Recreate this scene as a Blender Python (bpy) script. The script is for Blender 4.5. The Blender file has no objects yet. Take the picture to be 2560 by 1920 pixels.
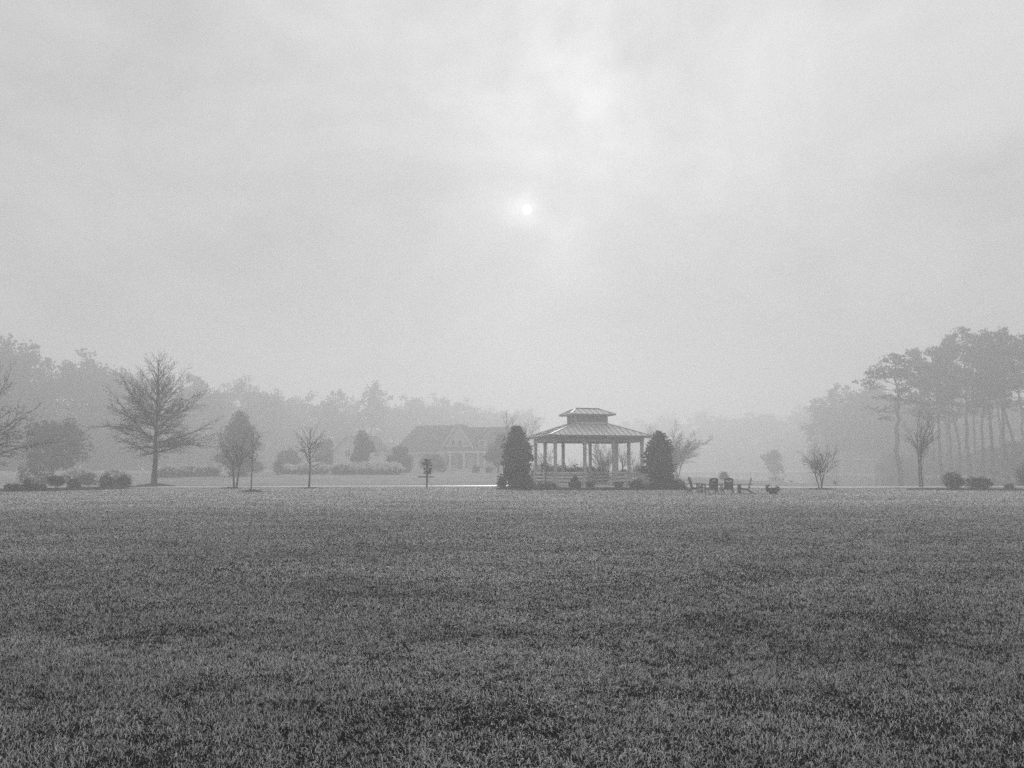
import bpy, math, random
import numpy as np
from mathutils import Vector, Matrix

sc = bpy.context.scene
R = math.radians

# ------------------------------------------------------------------ camera
CAM_H = 1.6
PITCH = R(6.1)
FPX = 1934.0                       # focal length in pixels of a 2560 px wide frame
cam_d = bpy.data.cameras.new('camera')
cam = bpy.data.objects.new('camera', cam_d)
sc.collection.objects.link(cam)
cam_d.sensor_width = 36.0
cam_d.lens = 36.0 * FPX / 2560.0
cam_d.clip_start = 0.1
cam_d.clip_end = 4000.0
cam.location = (0, 0, CAM_H)
cam.rotation_euler = (R(90) + PITCH, 0, 0)
sc.camera = cam

# ------------------------------------------------------------------ sky
SUN_EL, SUN_AZ = R(18.8), R(1.15)  # azimuth from +Y towards +X
sun_dir = Vector((math.sin(SUN_AZ) * math.cos(SUN_EL), math.cos(SUN_AZ) * math.cos(SUN_EL), math.sin(SUN_EL)))
world = bpy.data.worlds.new('World')
sc.world = world
world.use_nodes = True
wt = world.node_tree
wt.nodes.clear()


def wn(kind, **kw):
    n = wt.nodes.new(kind)
    for k, v in kw.items():
        setattr(n, k, v)
    return n


def wmath(op, a, b=None, c=None, clamp=False):
    n = wn('ShaderNodeMath', operation=op)
    n.use_clamp = clamp
    for i, v in enumerate((a, b, c)):
        if v is None:
            continue
        if isinstance(v, (int, float)):
            n.inputs[i].default_value = v
        else:
            wt.links.new(v, n.inputs[i])
    return n.outputs[0]


SKY_STRENGTH = 0.10
tc = wn('ShaderNodeTexCoord')
sky = wn('ShaderNodeTexSky', sky_type='NISHITA')
sky.sun_disc = False
sky.sun_elevation = SUN_EL
sky.sun_rotation = SUN_AZ
sky.dust_density = 1.0
bw = wn('ShaderNodeRGBToBW')
wt.links.new(sky.outputs[0], bw.inputs[0])
sep = wn('ShaderNodeSeparateXYZ')
wt.links.new(tc.outputs['Generated'], sep.inputs[0])
# fog-cloud deck: soft noise, brighter towards the zenith as any overcast is
mp = wn('ShaderNodeMapping')
mp.inputs['Scale'].default_value = (1.0, 1.0, 1.7)
mp.inputs['Location'].default_value = (0.35, 0.1, 0.62)
wt.links.new(tc.outputs['Generated'], mp.inputs[0])
nz = wn('ShaderNodeTexNoise')
nz.inputs['Scale'].default_value = 2.6
nz.inputs['Detail'].default_value = 9.0
nz.inputs['Roughness'].default_value = 0.63
nz.inputs['Distortion'].default_value = 0.35
wt.links.new(mp.outputs[0], nz.inputs['Vector'])
nfac = nz.outputs[0]
el = wmath('MAXIMUM', sep.outputs[2], 0.0)
deck = wmath('MULTIPLY_ADD', el, 4.0, 4.75)
cl = wmath('MULTIPLY_ADD', nfac, 1.0, 0.47)
deck = wmath('MULTIPLY', deck, cl)
# sun veil: disc plus the glow scattered around it in the thin cloud
vd = wn('ShaderNodeVectorMath', operation='DOT_PRODUCT')
vn = wn('ShaderNodeVectorMath', operation='NORMALIZE')
wt.links.new(tc.outputs['Generated'], vn.inputs[0])
wt.links.new(vn.outputs[0], vd.inputs[0])
vd.inputs[1].default_value = sun_dir
dt = wmath('MAXIMUM', vd.outputs['Value'], 0.0)
nz2 = wn('ShaderNodeTexNoise')
nz2.inputs['Scale'].default_value = 16.0
nz2.inputs['Detail'].default_value = 4.0
wt.links.new(tc.outputs['Generated'], nz2.inputs['Vector'])
g1 = wmath('MULTIPLY', wmath('POWER', dt, 4600.0), 3.4)
g1 = wmath('MULTIPLY', g1, wmath('MULTIPLY_ADD', nz2.outputs[0], 1.6, 0.1))
g2 = wmath('MULTIPLY', wmath('POWER', dt, 600.0), .8)
g2 = wmath('MULTIPLY', g2, wmath('MULTIPLY_ADD', nz2.outputs[0], 2.4, -0.5, clamp=False))
WISPS = []
for wx, wy, wz, wp, wa in ((1400, 620, 1, 900.0, 0.55), (1450, 690, 1, 1400.0, 0.35), (1440, 250, 1, 170.0, 0.55), (1420, 60, 1, 60.0, 0.75), (1500, 330, 1, 500.0, 0.3)):
    el_ = math.atan((960 - wy) / FPX) + PITCH
    az_ = math.atan((wx - 1280) / FPX / math.cos(el_))
    wv = wn('ShaderNodeVectorMath', operation='DOT_PRODUCT')
    wt.links.new(vn.outputs[0], wv.inputs[0])
    wv.inputs[1].default_value = (math.sin(az_) * math.cos(el_), math.cos(az_) * math.cos(el_), math.sin(el_))
    q = wmath('MULTIPLY', wmath('POWER', wmath('MAXIMUM', wv.outputs['Value'], 0.0), wp), wa * 1.6)
    WISPS.append(wmath('MULTIPLY', q, wmath('MULTIPLY_ADD', nz2.outputs[0], 2.2, -0.2)))
disc = wmath('MULTIPLY', wmath('GREATER_THAN', dt, math.cos(R(0.33))), 14.0)
tot = wmath('ADD', deck, wmath('MULTIPLY', bw.outputs[0], 0.03))
for q in WISPS:
    tot = wmath('ADD', tot, q)
tot = wmath('ADD', tot, g1)
tot = wmath('ADD', tot, g2)
tot = wmath('ADD', tot, disc)
bg = wn('ShaderNodeBackground')
bg.inputs['Strength'].default_value = SKY_STRENGTH
wt.links.new(tot, bg.inputs['Color'])
wo = wn('ShaderNodeOutputWorld')
wt.links.new(bg.outputs[0], wo.inputs[0])

# ------------------------------------------------------------------ sun (veiled)
sl = bpy.data.lights.new('sun', 'SUN')
sl.energy = 1.05
sl.angle = R(10)
sl.color = (1, 1, 1)
sun = bpy.data.objects.new('sun', sl)
sc.collection.objects.link(sun)
sun.rotation_euler = sun_dir.to_track_quat('Z', 'Y').to_euler()

# ------------------------------------------------------------------ exposure and render settings
sc.view_settings.view_transform = 'Standard'
sc.view_settings.look = 'None'
sc.view_settings.exposure = 0.0
sc.view_settings.gamma = 1.0
sc.view_settings.use_curve_mapping = False
sc.cycles.use_denoising = False
sc.cycles.max_bounces = 10
sc.cycles.diffuse_bounces = 6
sc.cycles.glossy_bounces = 2
sc.cycles.transmission_bounces = 6
sc.cycles.volume_bounces = 5
sc.cycles.use_adaptive_sampling = True
sc.cycles.adaptive_threshold = 0.008

FOG = 0.0068

# ================================================================== helpers
COL = sc.collection


def at(x, d, z=0.0):
    """lateral position of something seen at column x (2560 px frame) standing d metres away"""
    zc = d * math.cos(PITCH) + (z - CAM_H) * math.sin(PITCH)
    return (x - 1280.0) / FPX * zc


def zat(y, d):
    """height of something seen on row y, d metres away"""
    a = math.atan((960.0 - y) / FPX) + PITCH
    return CAM_H + d * math.tan(a)


def mat(name, c0, c1=None, scale=8.0, rough=0.85, spec=0.2, bump=0.0, metallic=0.0, transl=0.0, island=0.0, detail=4.0, stretch=None, dist=0.02):
    m = bpy.data.materials.new(name)
    m.use_nodes = True
    t = m.node_tree
    t.nodes.clear()
    N, L = t.nodes.new, t.links.new
    out = N('ShaderNodeOutputMaterial')
    p = N('ShaderNodeBsdfPrincipled')
    p.inputs['Roughness'].default_value = rough
    p.inputs['Specular IOR Level'].default_value = spec
    p.inputs['Metallic'].default_value = metallic
    geo = N('ShaderNodeNewGeometry')
    tcn = N('ShaderNodeTexCoord')
    c1 = c0 if c1 is None else c1
    noise = N('ShaderNodeTexNoise')
    noise.inputs['Scale'].default_value = scale
    noise.inputs['Detail'].default_value = detail
    if stretch:
        mpn = N('ShaderNodeMapping')
        mpn.inputs['Scale'].default_value = stretch
        L(tcn.outputs['Object'], mpn.inputs[0])
        L(mpn.outputs[0], noise.inputs['Vector'])
    else:
        L(tcn.outputs['Object'], noise.inputs['Vector'])
    rmp = N('ShaderNodeMapRange')
    rmp.inputs['From Min'].default_value = 0.3
    rmp.inputs['From Max'].default_value = 0.7
    rmp.inputs['To Min'].default_value = c0
    rmp.inputs['To Max'].default_value = c1
    L(noise.outputs[0], rmp.inputs['Value'])
    val = rmp.outputs[0]
    if island:
        mm = N('ShaderNodeMath'); mm.operation = 'MULTIPLY_ADD'
        mm.inputs[1].default_value = 2 * island
        mm.inputs[2].default_value = 1 - island
        L(geo.outputs['Random Per Island'], mm.inputs[0])
        m2 = N('ShaderNodeMath'); m2.operation = 'MULTIPLY'
        L(mm.outputs[0], m2.inputs[0]); L(val, m2.inputs[1])
        val = m2.outputs[0]
    L(val, p.inputs['Base Color'])
    if bump:
        b = N('ShaderNodeBump')
        b.inputs['Strength'].default_value = bump
        b.inputs['Distance'].default_value = dist
        L(noise.outputs[0], b.inputs['Height'])
        L(b.outputs[0], p.inputs['Normal'])
    sh = p.outputs[0]
    if transl:
        tr = N('ShaderNodeBsdfTranslucent')
        L(val, tr.inputs[0])
        mx = N('ShaderNodeMixShader')
        mx.inputs[0].default_value = transl
        L(sh, mx.inputs[1]); L(tr.outputs[0], mx.inputs[2])
        sh = mx.outputs[0]
    L(sh, out.inputs['Surface'])
    return m


M = {
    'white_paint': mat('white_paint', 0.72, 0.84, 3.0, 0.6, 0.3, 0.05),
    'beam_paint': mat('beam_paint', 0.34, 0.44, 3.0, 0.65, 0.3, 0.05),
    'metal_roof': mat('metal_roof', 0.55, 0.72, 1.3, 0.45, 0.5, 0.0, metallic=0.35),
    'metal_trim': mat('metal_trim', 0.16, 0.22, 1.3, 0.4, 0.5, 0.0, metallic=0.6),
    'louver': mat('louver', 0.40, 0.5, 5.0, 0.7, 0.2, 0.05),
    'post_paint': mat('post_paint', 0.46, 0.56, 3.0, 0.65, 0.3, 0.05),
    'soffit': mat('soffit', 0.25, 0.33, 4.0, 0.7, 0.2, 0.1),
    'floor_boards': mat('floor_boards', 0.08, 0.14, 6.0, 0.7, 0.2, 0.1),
    'deck': mat('deck', 0.42, 0.52, 6.0, 0.6, 0.3, 0.1),
    'bark': mat('bark', 0.025, 0.05, 9.0, 0.9, 0.1, 0.5, stretch=(1, 1, 0.25)),
    'bark_light': mat('bark_light', 0.08, 0.14, 9.0, 0.9, 0.1, 0.4, stretch=(1, 1, 0.25)),
    'twig': mat('twig', 0.03, 0.05, 5.0, 0.9, 0.1),
    'evergreen': mat('evergreen', 0.018, 0.04, 1.5, 0.5, 0.4, transl=0.15, island=0.45),
    'leaf_far': mat('leaf_far', 0.04, 0.08, 0.5, 0.8, 0.2, transl=0.25, island=0.4),
    'needle': mat('needle', 0.03, 0.06, 0.6, 0.8, 0.2, transl=0.2, island=0.4),
    'shrub': mat('shrub', 0.04, 0.08, 2.0, 0.75, 0.2, transl=0.2, island=0.45),
    'shrub_pale': mat('shrub_pale', 0.28, 0.42, 2.0, 0.8, 0.2, transl=0.35, island=0.3),
    'plume': mat('plume', 0.6, 0.75, 2.0, 0.9, 0.1, transl=0.5, island=0.2),
    'mulch': mat('mulch', 0.018, 0.05, 14.0, 0.95, 0.1, 0.9, dist=0.05),
    'path': mat('path', 0.55, 0.7, 1.2, 0.28, 0.6, 0.04),
    'siding': mat('siding', 0.48, 0.56, 2.0, 0.7, 0.2, 0.03),
    'shingle': mat('shingle', 0.09, 0.14, 3.0, 0.9, 0.15, 0.3),
    'trim': mat('trim', 0.52, 0.6, 2.0, 0.6, 0.3),
    'glass_dark': mat('glass_dark', 0.03, 0.05, 2.0, 0.08, 0.6),
    'sign_wood': mat('sign_wood', 0.02, 0.04, 6.0, 0.85, 0.15, 0.3, stretch=(1, 1, 6)),
    'chair_wood': mat('chair_wood', 0.10, 0.16, 5.0, 0.6, 0.3, 0.1),
    'chair_grey': mat('chair_grey', 0.24, 0.34, 5.0, 0.7, 0.2, 0.1),
    'pot': mat('pot', 0.05, 0.08, 4.0, 0.6, 0.3, 0.1),
    'rope': mat('rope', 0.2, 0.26, 20.0, 0.9, 0.1),
}


class MB:
    def __init__(self):
        self.v, self.f = [], []

    def poly(self, pts):
        n = len(self.v)
        self.v += [tuple(p) for p in pts]
        self.f.append(tuple(range(n, n + len(pts))))
        return self

    def box(self, c, s, mtx=None):
        n = len(self.v)
        for dz in (-.5, .5):
            for dx, dy in ((-.5, -.5), (.5, -.5), (.5, .5), (-.5, .5)):
                p = Vector((dx * s[0], dy * s[1], dz * s[2]))
                if mtx:
                    p = mtx @ p
                self.v.append((p.x + c[0], p.y + c[1], p.z + c[2]))
        self.f += [(n, n + 3, n + 2, n + 1), (n + 4, n + 5, n + 6, n + 7)]
        for i in range(4):
            j = (i + 1) % 4
            self.f.append((n + i, n + j, n + 4 + j, n + 4 + i))
        return self

    def bar(self, a, b, w, h, up=(0, 0, 1)):
        a, b = Vector(a), Vector(b)
        d = b - a
        y = d.normalized()
        x = y.cross(Vector(up))
        if x.length < 1e-5:
            x = Vector((1, 0, 0))
        x.normalize()
        z = x.cross(y)
        m = Matrix((x, y, z)).transposed()
        return self.box((a + b) / 2, (w, d.length, h), m)

    def prism(self, loop, vec):
        """closed planar loop swept along vec"""
        n = len(self.v)
        k = len(loop)
        vec = Vector(vec)
        self.v += [tuple(p) for p in loop] + [tuple(Vector(p) + vec) for p in loop]
        self.f.append(tuple(range(n + k - 1, n - 1, -1)))
        self.f.append(tuple(range(n + k, n + 2 * k)))
        for i in range(k):
            j = (i + 1) % k
            self.f.append((n + i, n + j, n + k + j, n + k + i))
        return self

    def tube(self, pts, rad, sides=8, cap=True):
        pts = [Vector(p) for p in pts]
        n0 = len(self.v)
        ref = Vector((0.31, 0.95, 0.05))
        for i, p in enumerate(pts):
            a = pts[max(0, i - 1)]
            b = pts[min(len(pts) - 1, i + 1)]
            d = (b - a).normalized()
            x = d.cross(ref)
            if x.length < 1e-3:
                x = d.cross(Vector((1, 0, 0)))
            x.normalize()
            y = d.cross(x)
            for k in range(sides):
                t = 2 * math.pi * k / sides
                q = p + (x * math.cos(t) + y * math.sin(t)) * rad[i]
                self.v.append(tuple(q))
        for i in range(len(pts) - 1):
            for k in range(sides):
                j = (k + 1) % sides
                a = n0 + i * sides
                self.f.append((a + k, a + j, a + sides + j, a + sides + k))
        if cap:
            self.f.append(tuple(n0 + k for k in range(sides))[::-1])
            m = n0 + (len(pts) - 1) * sides
            self.f.append(tuple(m + k for k in range(sides)))
        return self

    def mesh(self, name, smooth=False):
        me = bpy.data.meshes.new(name)
        me.from_pydata(self.v, [], self.f)
        me.update()
        if smooth:
            me.polygons.foreach_set('use_smooth', [True] * len(me.polygons))
        return me

    def build(self, name, m, parent=None, smooth=False):
        return link(name, self.mesh(name, smooth), m, parent)


def link(name, me, m, parent=None):
    if me is None:
        return {}
    if m is not None and not me.materials:
        me.materials.append(M[m] if isinstance(m, str) else m)
    o = bpy.data.objects.new(name, me)
    COL.objects.link(o)
    if parent is not None:
        o.parent = parent
    return o


def np_mesh(name, V, F, smooth=False):
    """V (n,3), F list of (m,k) index arrays"""
    me = bpy.data.meshes.new(name)
    me.vertices.add(len(V))
    me.vertices.foreach_set('co', np.asarray(V, np.float32).ravel())
    idx = np.concatenate([f.ravel() for f in F]).astype(np.int32)
    tot = np.concatenate([np.full(len(f), f.shape[1], np.int32) for f in F])
    start = np.concatenate([[0], np.cumsum(tot)[:-1]]).astype(np.int32)
    me.loops.add(len(idx))
    me.loops.foreach_set('vertex_index', idx)
    me.polygons.add(len(tot))
    me.polygons.foreach_set('loop_start', start)
    me.polygons.foreach_set('loop_total', tot)
    me.update(calc_edges=True)
    if smooth:
        me.polygons.foreach_set('use_smooth', np.ones(len(tot), bool))
    return me


def tag(o, label, cat, group=None, kind=None):
    o['label'] = label
    o['category'] = cat
    if group:
        o['group'] = group
    if kind:
        o['kind'] = kind
    return o


def empty(name, loc, rz=0.0, scale=1.0):
    o = bpy.data.objects.new(name, None)
    COL.objects.link(o)
    o.location = loc
    o.rotation_euler = (0, 0, rz)
    o.scale = (scale, scale, scale) if isinstance(scale, (int, float)) else scale
    o.empty_display_size = 0.2
    return o


def noise2(x, y, scale, seed, octaves=3):
    """smooth value noise, 0..1"""
    r = np.random.RandomState(seed)
    out = np.zeros_like(x, dtype=float)
    amp, s, tot = 1.0, scale, 0.0
    for _ in range(octaves):
        g = r.rand(64, 64)
        u, v = x / s + 1000.3, y / s + 1000.7
        iu, iv = np.floor(u).astype(int), np.floor(v).astype(int)
        fu, fv = u - iu, v - iv
        fu, fv = fu * fu * (3 - 2 * fu), fv * fv * (3 - 2 * fv)
        a, b = g[iu % 64, iv % 64], g[(iu + 1) % 64, iv % 64]
        c, d = g[iu % 64, (iv + 1) % 64], g[(iu + 1) % 64, (iv + 1) % 64]
        out += amp * ((a * (1 - fu) + b * fu) * (1 - fv) + (c * (1 - fu) + d * fu) * fv)
        tot += amp
        amp *= 0.5
        s *= 0.5
    return out / tot


# ================================================================== the ground
POND_X0 = 29.8


def sstep(a, b, v):
    t = np.clip((v - a) / (b - a), 0, 1)
    return t * t * (3 - 2 * t)


def ground_z(x, y):
    x, y = np.asarray(x, float), np.asarray(y, float)
    z = 0.8 * sstep(78, 108, y) * (1 - sstep(8, 26, x)) * (1 - sstep(150, 300, y))
    z = z + 0.05 * (noise2(x, y, 9.0, 5, 2) - 0.5) * (1 - sstep(36, 44, y))
    pond = sstep(POND_X0 - 0.4, POND_X0 + 2.0, x + 0.8 * np.sin(y * 0.09)) * sstep(64, 67, y) * (1 - sstep(62, 70, x - 0.05 * y)) * (1 - sstep(170, 190, y))
    return z - 0.9 * pond


def gz(x, y):
    return float(ground_z(np.array([x]), np.array([y]))[0])


def axis_grid(lo, hi, fine_lo, fine_hi, step):
    a = list(np.arange(fine_lo, fine_hi + 1e-6, step))
    s, v = step, fine_lo
    left = []
    while v > lo:
        s *= 1.25
        v = max(lo, v - s)
        left.append(v)
    s, v = step, a[-1]
    right = []
    while v < hi:
        s *= 1.25
        v = min(hi, v + s)
        right.append(v)
    return np.array(left[::-1] + a + right)


gx = axis_grid(-700, 700, -60, 90, 0.9)
gy = axis_grid(-250, 900, 0, 190, 0.9)
GX, GY = np.meshgrid(gx, gy)
GZ = ground_z(GX, GY)
V = np.stack([GX.ravel(), GY.ravel(), GZ.ravel()], 1)
nx, ny = len(gx), len(gy)
i = np.arange(nx * ny).reshape(ny, nx)
F = np.stack([i[:-1, :-1].ravel(), i[:-1, 1:].ravel(), i[1:, 1:].ravel(), i[1:, :-1].ravel()], 1)


def lawn_value(N, L, obj_coord):
    """patchiness shared by the turf and its blades: long mown streaks and damp patches (returns a multiplier socket)"""
    mp1 = N('ShaderNodeMapping'); mp1.inputs['Scale'].default_value = (0.16, 0.55, 0.0)
    L(obj_coord, mp1.inputs[0])
    n1 = N('ShaderNodeTexNoise'); n1.inputs['Scale'].default_value = 1.0; n1.inputs['Detail'].default_value = 5.0; n1.inputs['Roughness'].default_value = 0.62
    L(mp1.outputs[0], n1.inputs['Vector'])
    r1 = N('ShaderNodeMapRange')
    r1.inputs['From Min'].default_value = 0.3; r1.inputs['From Max'].default_value = 0.68
    r1.inputs['To Min'].default_value = 0.72; r1.inputs['To Max'].default_value = 1.22
    L(n1.outputs[0], r1.inputs['Value'])
    # extra brightness put into the colour of the far lawn, along a wavering edge
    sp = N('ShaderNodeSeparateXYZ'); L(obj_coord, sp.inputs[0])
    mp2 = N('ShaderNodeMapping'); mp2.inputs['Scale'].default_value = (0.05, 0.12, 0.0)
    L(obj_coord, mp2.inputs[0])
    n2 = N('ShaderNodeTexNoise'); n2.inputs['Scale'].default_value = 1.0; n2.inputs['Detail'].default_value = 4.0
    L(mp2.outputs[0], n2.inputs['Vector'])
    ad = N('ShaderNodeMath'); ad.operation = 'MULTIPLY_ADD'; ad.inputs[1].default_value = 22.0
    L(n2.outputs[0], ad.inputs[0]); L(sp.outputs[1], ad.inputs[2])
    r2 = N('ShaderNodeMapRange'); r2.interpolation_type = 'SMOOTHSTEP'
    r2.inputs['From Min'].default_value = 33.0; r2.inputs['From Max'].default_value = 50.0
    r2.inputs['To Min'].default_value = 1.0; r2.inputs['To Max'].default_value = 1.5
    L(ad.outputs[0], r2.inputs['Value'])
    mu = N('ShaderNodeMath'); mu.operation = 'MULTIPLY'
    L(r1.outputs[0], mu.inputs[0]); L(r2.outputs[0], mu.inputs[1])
    return mu.outputs[0]


def turf_material():
    m = bpy.data.materials.new('turf')
    m.use_nodes = True
    t = m.node_tree
    t.nodes.clear()
    N, L = t.nodes.new, t.links.new
    tcn = N('ShaderNodeTexCoord')
    out = N('ShaderNodeOutputMaterial')
    p = N('ShaderNodeBsdfPrincipled')
    p.inputs['Roughness'].default_value = 0.9
    p.inputs['Specular IOR Level'].default_value = 0.0
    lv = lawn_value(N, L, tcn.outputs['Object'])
    n = N('ShaderNodeTexNoise'); n.inputs['Scale'].default_value = 9.0; n.inputs['Detail'].default_value = 6.0
    L(tcn.outputs['Object'], n.inputs['Vector'])
    r = N('ShaderNodeMapRange')
    r.inputs['From Min'].default_value = 0.3; r.inputs['From Max'].default_value = 0.7
    r.inputs['To Min'].default_value = 0.05; r.inputs['To Max'].default_value = 0.11
    L(n.outputs[0], r.inputs['Value'])
    mm = N('ShaderNodeMath'); mm.operation = 'MULTIPLY'
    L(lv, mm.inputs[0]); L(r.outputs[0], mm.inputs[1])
    # thatch and soil darkened for shadow between blades, turf brightened beyond the path
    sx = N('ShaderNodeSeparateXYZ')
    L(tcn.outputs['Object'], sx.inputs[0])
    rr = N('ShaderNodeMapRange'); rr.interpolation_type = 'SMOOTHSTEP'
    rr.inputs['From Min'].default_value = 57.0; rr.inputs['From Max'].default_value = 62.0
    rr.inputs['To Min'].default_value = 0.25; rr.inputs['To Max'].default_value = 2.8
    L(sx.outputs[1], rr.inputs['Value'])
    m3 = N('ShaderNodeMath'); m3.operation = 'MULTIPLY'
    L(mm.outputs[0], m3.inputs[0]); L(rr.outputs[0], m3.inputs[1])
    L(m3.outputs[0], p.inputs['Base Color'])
    b = N('ShaderNodeBump'); b.inputs['Strength'].default_value = 0.8; b.inputs['Distance'].default_value = 0.06
    L(n.outputs[0], b.inputs['Height']); L(b.outputs[0], p.inputs['Normal'])
    L(p.outputs[0], out.inputs[0])
    return m


def blade_material():
    m = bpy.data.materials.new('grass_blade')
    m.use_nodes = True
    t = m.node_tree
    t.nodes.clear()
    N, L = t.nodes.new, t.links.new
    tcn = N('ShaderNodeTexCoord')
    geo = N('ShaderNodeNewGeometry')
    out = N('ShaderNodeOutputMaterial')
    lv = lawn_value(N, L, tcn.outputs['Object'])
    ramp = N('ShaderNodeValToRGB')
    e = ramp.color_ramp.elements
    e[0].position, e[0].color = 0.0, (0.16, 0.16, 0.16, 1)
    e[1].position, e[1].color = 1.0, (0.85, 0.85, 0.85, 1)
    k = e.new(0.55); k.color = (0.6, 0.6, 0.6, 1)
    k = e.new(0.85); k.color = (0.76, 0.76, 0.76, 1)
    L(geo.outputs['Random Per Island'], ramp.inputs[0])
    mm = N('ShaderNodeMath'); mm.operation = 'MULTIPLY'
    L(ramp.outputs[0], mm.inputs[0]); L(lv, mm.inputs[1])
    p = N('ShaderNodeBsdfPrincipled')
    p.inputs['Roughness'].default_value = 0.42
    p.inputs['Specular IOR Level'].default_value = 0.45
    L(mm.outputs[0], p.inputs['Base Color'])
    # blades are soft and many: shade them partly with the normal of the turf they make up
    vs = N('ShaderNodeVectorMath'); vs.operation = 'MULTIPLY_ADD'
    vs.inputs[1].default_value = (0.55, 0.55, 0.55)
    vs.inputs[2].default_value = (0.0, 0.0, 1.0)
    L(geo.outputs['Normal'], vs.inputs[0])
    vnn = N('ShaderNodeVectorMath'); vnn.operation = 'NORMALIZE'
    L(vs.outputs[0], vnn.inputs[0])
    L(vnn.outputs[0], p.inputs['Normal'])
    tr = N('ShaderNodeBsdfTranslucent')
    L(mm.outputs[0], tr.inputs[0])
    mx = N('ShaderNodeMixShader'); mx.inputs[0].default_value = 0.4
    L(p.outputs[0], mx.inputs[1]); L(tr.outputs[0], mx.inputs[2])
    L(mx.outputs[0], out.inputs[0])
    return m


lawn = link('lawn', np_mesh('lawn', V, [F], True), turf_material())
tag(lawn, 'wide flat mown lawn fading into the fog', 'lawn', kind='structure')


def band(name, pts, half, height, m, label, cat, back=1.0, seg=1.0, jag=0.12, seed=1):
    """low domed strip of ground along a centre line; half = half widths at the points"""
    rng = np.random.RandomState(seed)
    P = [Vector((p[0], p[1])) for p in pts]
    C, H = [], []
    for a, b, ha, hb in zip(P[:-1], P[1:], half[:-1], half[1:]):
        n = max(1, int((b - a).length / seg))
        for k in range(n):
            C.append(a.lerp(b, k / n)); H.append(ha + (hb - ha) * k / n)
    C.append(P[-1]); H.append(half[-1])
    rows = 9
    VV, FF = [], []
    for k, (c, h) in enumerate(zip(C, H)):
        d = (C[min(k + 1, len(C) - 1)] - C[max(k - 1, 0)]).normalized()
        nrm = Vector((-d.y, d.x))
        hl, hr = h * (1 + jag * rng.randn() * .5), h * (1 + jag * rng.randn() * .5)
        for r_ in range(rows):
            u = -1 + 2 * r_ / (rows - 1)
            q = c + nrm * (u * (hl if u > 0 else hr))
            z = height * (1 - u * u) * min(1.0, h / max(half) + .25) - 0.012 + 0.012 * rng.randn() * (abs(u) < .99)
            VV.append((q.x, q.y, gz(q.x, q.y) + z))
    for k in range(len(C) - 1):
        for r_ in range(rows - 1):
            a = k * rows + r_
            FF.append((a, a + rows, a + rows + 1, a + 1))
    me = bpy.data.meshes.new(name)
    me.from_pydata(VV, [], FF)
    me.polygons.foreach_set('use_smooth', [True] * len(FF))
    o = link(name, me, m)
    return tag(o, label, cat, kind='structure')


def mound(name, x, d, rx, ry, h, label, seed=1, m='mulch'):
    rng = np.random.RandomState(seed)
    VV, FF = [(x, d, gz(x, d) + h)], []
    n, rings = 36, 7
    wob = 1 + 0.06 * np.array([math.sin(3 * t + seed) + math.sin(5 * t + 2 * seed) for t in np.linspace(0, 2 * math.pi, n, endpoint=False)])
    for k in range(1, rings + 1):
        u = k / rings
        for j in range(n):
            t = 2 * math.pi * j / n
            px, py = x + rx * u * wob[j] * math.cos(t), d + ry * u * wob[j] * math.sin(t)
            VV.append((px, py, gz(px, py) + h * (1 - u ** 1.6) - .012 + .012 * rng.randn() * (k < rings)))
    for j in range(n):
        FF.append((0, 1 + j, 1 + (j + 1) % n))
    for k in range(rings - 1):
        for j in range(n):
            a = 1 + k * n
            FF.append((a + j, a + n + j, a + n + (j + 1) % n, a + (j + 1) % n))
    me = bpy.data.meshes.new(name)
    me.from_pydata(VV, [], FF)
    me.polygons.foreach_set('use_smooth', [True] * len(FF))
    return tag(link(name, me, m), label, 'mulch', kind='structure')


# pale path crossing behind the lawn
path_pts = [(-60, 55.5), (at(560, 58.5), 58.6), (at(900, 60.6), 60.8), (at(1230, 61.6), 61.8), (8, 69.5), (at(1640, 63), 63.5),
            (at(1800, 57.6), 58.4), (at(2050, 56.2), 57.4), (at(2300, 57.5), 58.4), (46, 60.0), (70, 62)]
bmp = MB()
pp = []
for a, b in zip(path_pts[:-1], path_pts[1:]):
    for k in range(12):
        pp.append((a[0] + (b[0] - a[0]) * k / 12, a[1] + (b[1] - a[1]) * k / 12))
pp.append(path_pts[-1])
for _ in range(6):
    pp = [pp[0]] + [((p[0] + 2 * q[0] + r[0]) / 4, (p[1] + 2 * q[1] + r[1]) / 4) for p, q, r in zip(pp[:-2], pp[1:-1], pp[2:])] + [pp[-1]]
PW = 1.6
prev = None
for k, p in enumerate(pp):
    a, b = pp[max(0, k - 1)], pp[min(len(pp) - 1, k + 1)]
    d = Vector((b[0] - a[0], b[1] - a[1])).normalized()
    nr = Vector((-d.y, d.x))
    cur = [(p[0] - nr.x * PW, p[1] - nr.y * PW), (p[0] + nr.x * PW, p[1] + nr.y * PW)]
    if prev:
        z0, z1 = 0.10, -0.1
        quad = [prev[0], cur[0], cur[1], prev[1]]
        bmp.poly([(q[0], q[1], z0) for q in quad])
        for s in (0, 1):
            u, v = prev[s], cur[s]
            pts = [(u[0], u[1], z1), (v[0], v[1], z1), (v[0], v[1], z0), (u[0], u[1], z0)]
            bmp.poly(pts if s == 0 else pts[::-1])
    prev = cur
tag(bmp.build('path', 'path'), 'pale damp concrete path running behind the lawn', 'path', kind='structure')

# pond on the right
pond_m = mat('pond_water', 0.03, 0.05, 3.0, 0.06, 0.5, 0.06, stretch=(1, 0.4, 1))
wb = MB()
wb.poly([(29.0, 63, -0.22), (84, 63, -0.22), (84, 195, -0.22), (29.0, 195, -0.22)])
tag(wb.build('pond', pond_m), 'still pale pond under the fog beyond the lawn', 'pond', kind='structure')

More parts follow.
